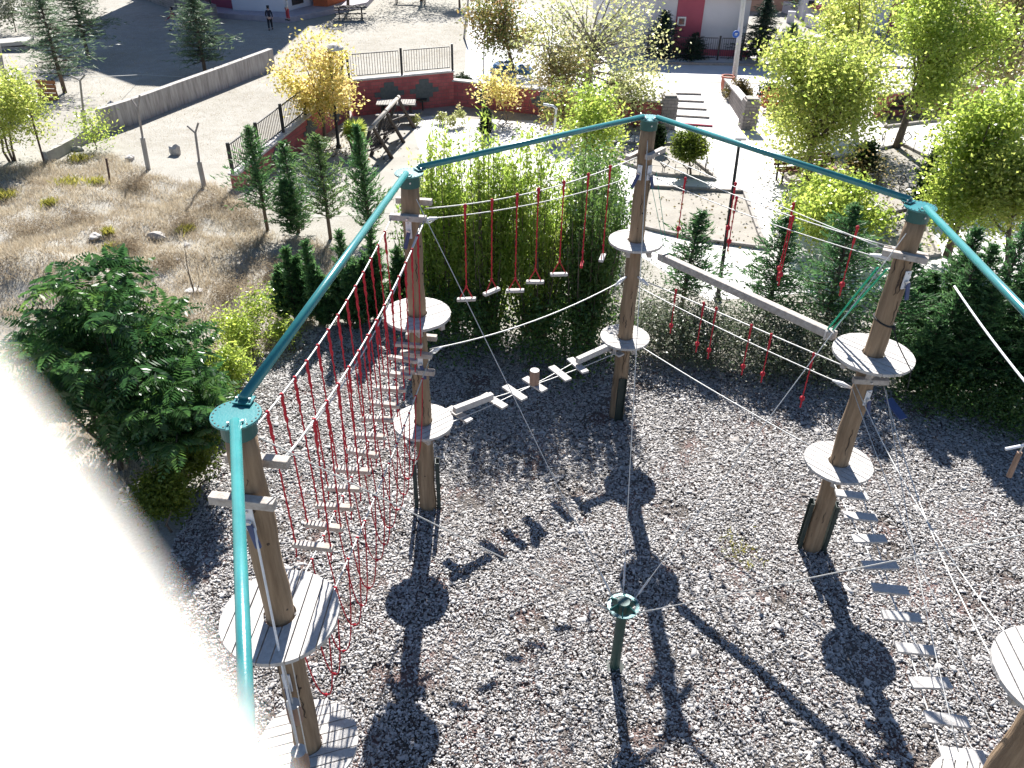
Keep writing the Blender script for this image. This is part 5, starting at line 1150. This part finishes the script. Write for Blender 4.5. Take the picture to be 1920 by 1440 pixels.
# ---------------------------------------------------------------- people
def skinfig(name, pts, edges, m, parent, sub=1, root=0):
    off = V(parent.location) if parent else V((0, 0, 0))
    me = bpy.data.meshes.new(name); me.from_pydata([tuple(V(p[:3]) - off) for p in pts], edges, []); o = put(name, me, m, parent)
    sk = o.modifiers.new('skin', 'SKIN'); sk.use_smooth_shade = True; sk.branch_smoothing = .4
    for i, p in enumerate(pts):
        d = me.skin_vertices[0].data[i]; r = p[3]; d.radius = (r, r) if not hasattr(r, '__len__') else r; d.use_root = (i == root)
    if sub: s = o.modifiers.new('sub', 'SUBSURF'); s.levels = s.render_levels = sub
    return o
HAIR = mat('dark_hair', (.012, .010, .009), (.02, .016, .014), 20, .6)
def person(base, H, face, label, shirt, trous, stride=.12, arm=(.10, .25), hair_long=False, group=None):
    base = V(base); t = thing('person', label, 'person', base, group); f = V((math.cos(face), math.sin(face), 0)); s = V((f.y, -f.x, 0))
    def Q(x, y, z, r): p = base + s * x * H + f * y * H + V((0, 0, z * H)); return (p.x, p.y, p.z, r * H if not hasattr(r, '__len__') else (r[0] * H, r[1] * H))
    L = stride
    P_ = [Q(0, 0, .53, .072), Q(0, .005, .62, .066), Q(0, .0, .73, .082), Q(0, 0, .815, .045), Q(0, .004, .85, .030), Q(0, .012, .89, .046), Q(0, .016, .935, .058), Q(0, .01, .985, .034)]
    E_ = [(i, i + 1) for i in range(7)]
    for sd, sw in ((1, 1), (-1, -1)):
        n = len(P_); a0, a1 = arm
        P_ += [Q(sd * .10, 0, .80, .036), Q(sd * .145, -sw * a0 * .5, .65, .026), Q(sd * .14, -sw * a0 + a1 * .4, .52, .020), Q(sd * .14, -sw * a0 + a1 * .5, .475, .018)]
        E_ += [(3, n), (n, n + 1), (n + 1, n + 2), (n + 2, n + 3)]
        for k, (fx, fl) in enumerate(((.016, .03), (.008, .045), (0, .05), (-.008, .045), (-.014, .036))):
            P_.append(Q(sd * .14 + fx, -sw * a0 + a1 * .5 + .006 * (k == 0), .475 - fl, .006)); E_.append((n + 3, len(P_) - 1))
        n = len(P_); P_ += [Q(sd * .055, sw * L * .1, .47, .058), Q(sd * .06, sw * L * .6 + .015, .28, .040), Q(sd * .06, sw * L, .055, .026), Q(sd * .062, sw * L + .07, .022, .020)]
        E_ += [(0, n), (n, n + 1), (n + 1, n + 2), (n + 2, n + 3)]
    skinfig('body', P_, E_, SKIN, t)
    tp = [Q(0, 0, .50, .078), Q(0, .005, .62, .076), Q(0, 0, .74, .092), Q(0, 0, .815, .055)]; te = [(0, 1), (1, 2), (2, 3)]
    for sd, sw in ((1, 1), (-1, -1)):
        n = len(tp); a0, a1 = arm; tp += [Q(sd * .10, 0, .80, .046), Q(sd * .145, -sw * a0 * .5, .65, .036), Q(sd * .142, -sw * a0 * .9 + a1 * .3, .54, .030)]; te += [(3, n), (n, n + 1), (n + 1, n + 2)]
    skinfig('shirt', tp, te, shirt, t)
    tp = [Q(0, 0, .53, .082)]; te = []
    for sd, sw in ((1, 1), (-1, -1)):
        n = len(tp); tp += [Q(sd * .055, sw * L * .1, .46, .068), Q(sd * .06, sw * L * .6 + .015, .28, .050), Q(sd * .06, sw * L, .07, .038)]; te += [(0, n), (n, n + 1), (n + 1, n + 2)]
    skinfig('trousers', tp, te, trous, t)
    m = MB()
    for sd, sw in ((1, 1), (-1, -1)):
        a = V(Q(sd * .062, sw * L - .03, .02, 0)[:3]); b_ = V(Q(sd * .064, sw * L + .10, .018, 0)[:3]); m.bar(a, b_, .062 * H, .05 * H)
    m.build('shoes', IRON, t, bevel=.012)
    hp = [Q(0, -.006, .955, .060), Q(0, -.02, .985, .048), Q(0, -.03, .91, .045)]; he = [(0, 1), (0, 2)]
    if hair_long: hp.append(Q(0, -.04, .80, .03)); he.append((2, 3))
    skinfig('hair', hp, he, HAIR, t)
    m = MB(); nz = V(Q(0, .074, .922, 0)[:3]); m.lathe(nz, [(.008 * H, 0), (.010 * H, .008 * H), (.003 * H, .024 * H)], 6); m.build('nose', SKIN, t)
    m = MB()
    for sd in (-1, 1): m.lathe(V(Q(sd * .022, .066, .938, 0)[:3]), [(.004 * H, 0), (.007 * H, .005 * H), (.004 * H, .01 * H)], 6)
    m.build('eyes', HAIR, t); MB().bar(V(Q(-.018, .066, .898, 0)[:3]), V(Q(.018, .066, .898, 0)[:3]), .01 * H, .006 * H).build('mouth', mat('lip', (.32, .12, .1), (.28, .1, .09)), t)
def cloth(n, c): return mat(n, c, tuple(x * .7 for x in c), 12, .85)
person(G(508, 56), 1.32, R(100), 'child in dark clothes walking on the shaded yard before the school', cloth('navy_cloth', (.02, .022, .04)), cloth('black_cloth', (.02, .02, .028)))
person(G(541, 38, .32), 1.36, R(-150), 'child in white top and red trousers on the school terrace', cloth('white_cloth', (.62, .60, .58)), cloth('red_cloth', (.5, .06, .07)), .03, (.02, .1), True)
person(G(329, 58), 1.30, R(-160), 'child in red and blue top running in the school shadow', cloth('red_blue_cloth', (.30, .06, .10)), cloth('pale_cloth', (.40, .42, .48)), .18, (.16, .35))
person(G(347, 48), 1.22, R(170), 'child in pale top half hidden behind the cedar', cloth('cream_cloth', (.55, .52, .48)), cloth('grey_cloth', (.12, .12, .14)), .10, (.12, .3))

# ---------------------------------------------------------------- the photographer's hand, its finger over the lens
def Kp(x, y, d): return EYE + RT * x + UP * y + FWD * d
SKN = bpy.data.materials.new('sunlit_skin'); nt, N, L, P = nodes_of(SKN)
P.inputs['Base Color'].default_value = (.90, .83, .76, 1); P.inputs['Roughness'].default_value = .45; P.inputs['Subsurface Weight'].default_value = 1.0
P.inputs['Subsurface Radius'].default_value = (1, .75, .6); P.inputs['Subsurface Scale'].default_value = .012
_n = N.new('ShaderNodeTexNoise'); _n.inputs['Scale'].default_value = 900; _b = N.new('ShaderNodeBump'); _b.inputs['Strength'].default_value = .15; _b.inputs['Distance'].default_value = .0004
L.new(_n.outputs['Fac'], _b.inputs['Height']); L.new(_b.outputs[0], P.inputs['Normal'])
hand = thing('hand', 'blurred overbright finger covering the lower left corner of the view', 'hand', Kp(.03, -.09, -.02))
hp = [(*Kp(.03, -.088, -.02), .022), (*Kp(.015, -.066, .008), .013), (*Kp(-.0046, -.038, .024), .0098), (*Kp(-.0158, -.0172, .0262), .0092), (*Kp(-.0248, -.0034, .0262), .0089), (*Kp(-.0335, .0080, .0257), .0076), (*Kp(-.0365, .0118, .025), .0045)]
he = [(i, i + 1) for i in range(6)]
for k in range(3):
    ox = .018 + .017 * k; n = len(hp)
    hp += [(*Kp(.03 + ox, -.075 - .004 * k, -.0), .0115), (*Kp(.022 + ox, -.055 - .004 * k, .03), .0092), (*Kp(.012 + ox, -.040 - .003 * k, .034), .0083), (*Kp(.003 + ox, -.032 - .003 * k, .030), .0065)]
    he += [(0, n), (n, n + 1), (n + 1, n + 2), (n + 2, n + 3)]
n = len(hp); hp += [(*Kp(.025, -.075, -.045), .014), (*Kp(.012, -.052, -.05), .011), (*Kp(.002, -.034, -.05), .009), (*Kp(.05, -.135, -.05), .027), (*Kp(.075, -.25, -.12), .036), (*Kp(.10, -.36, -.22), .042)]
he += [(0, n), (n, n + 1), (n + 1, n + 2), (0, n + 3), (n + 3, n + 4), (n + 4, n + 5)]
skinfig('skin', hp, he, SKN, hand, 2)

# fallen leaves on the paving and the earth under the autumn trees
def litter(spots, m, name, label):
    cs = []
    for (x, y, w_, k) in spots:
        p = G(x, y); s_ = w_ / ppm(p); cs.append(np.stack([p.x + rng.normal(0, s_, k), p.y + rng.normal(0, s_ * 1.3, k), .03 + rng.random(k) * .02], 1))
    c = np.concatenate(cs); n = len(c); d = rng.normal(size=(n, 3)); d[:, 2] *= .2
    v, f, r = leafquads(c, d, rng.uniform(.06, .13, n), rng.uniform(.04, .08, n), rng.random(n), .0); tag(npmesh(name, v, f, m, None, r), label, 'fallen leaves', kind='stuff')
litter(((1560, 330, 90, 500), (1700, 300, 90, 400), (1640, 400, 60, 200), (1330, 400, 80, 220), (1100, 240, 80, 250), (600, 290, 50, 260), (700, 270, 60, 160), (1800, 260, 90, 300), (1300, 470, 60, 120)), L_BROWN, 'fallen_leaves', 'brown and yellow fallen leaves scattered over paving and beds')
p = G(1385, 1035); k = 90; v, f, r = leafquads(np.array(p) + np.stack([rng.normal(0, .16, k), rng.normal(0, .22, k), np.full(k, .06)], 1), np.stack([rng.normal(size=k), rng.normal(size=k), rng.uniform(.2, .9, k)], 1), rng.uniform(.08, .18, k), .016, rng.random(k))
tag(npmesh('grass_tuft', v, f, L_TUFT, None, r), 'faint yellow green weed patch among the wood chips', 'grass')
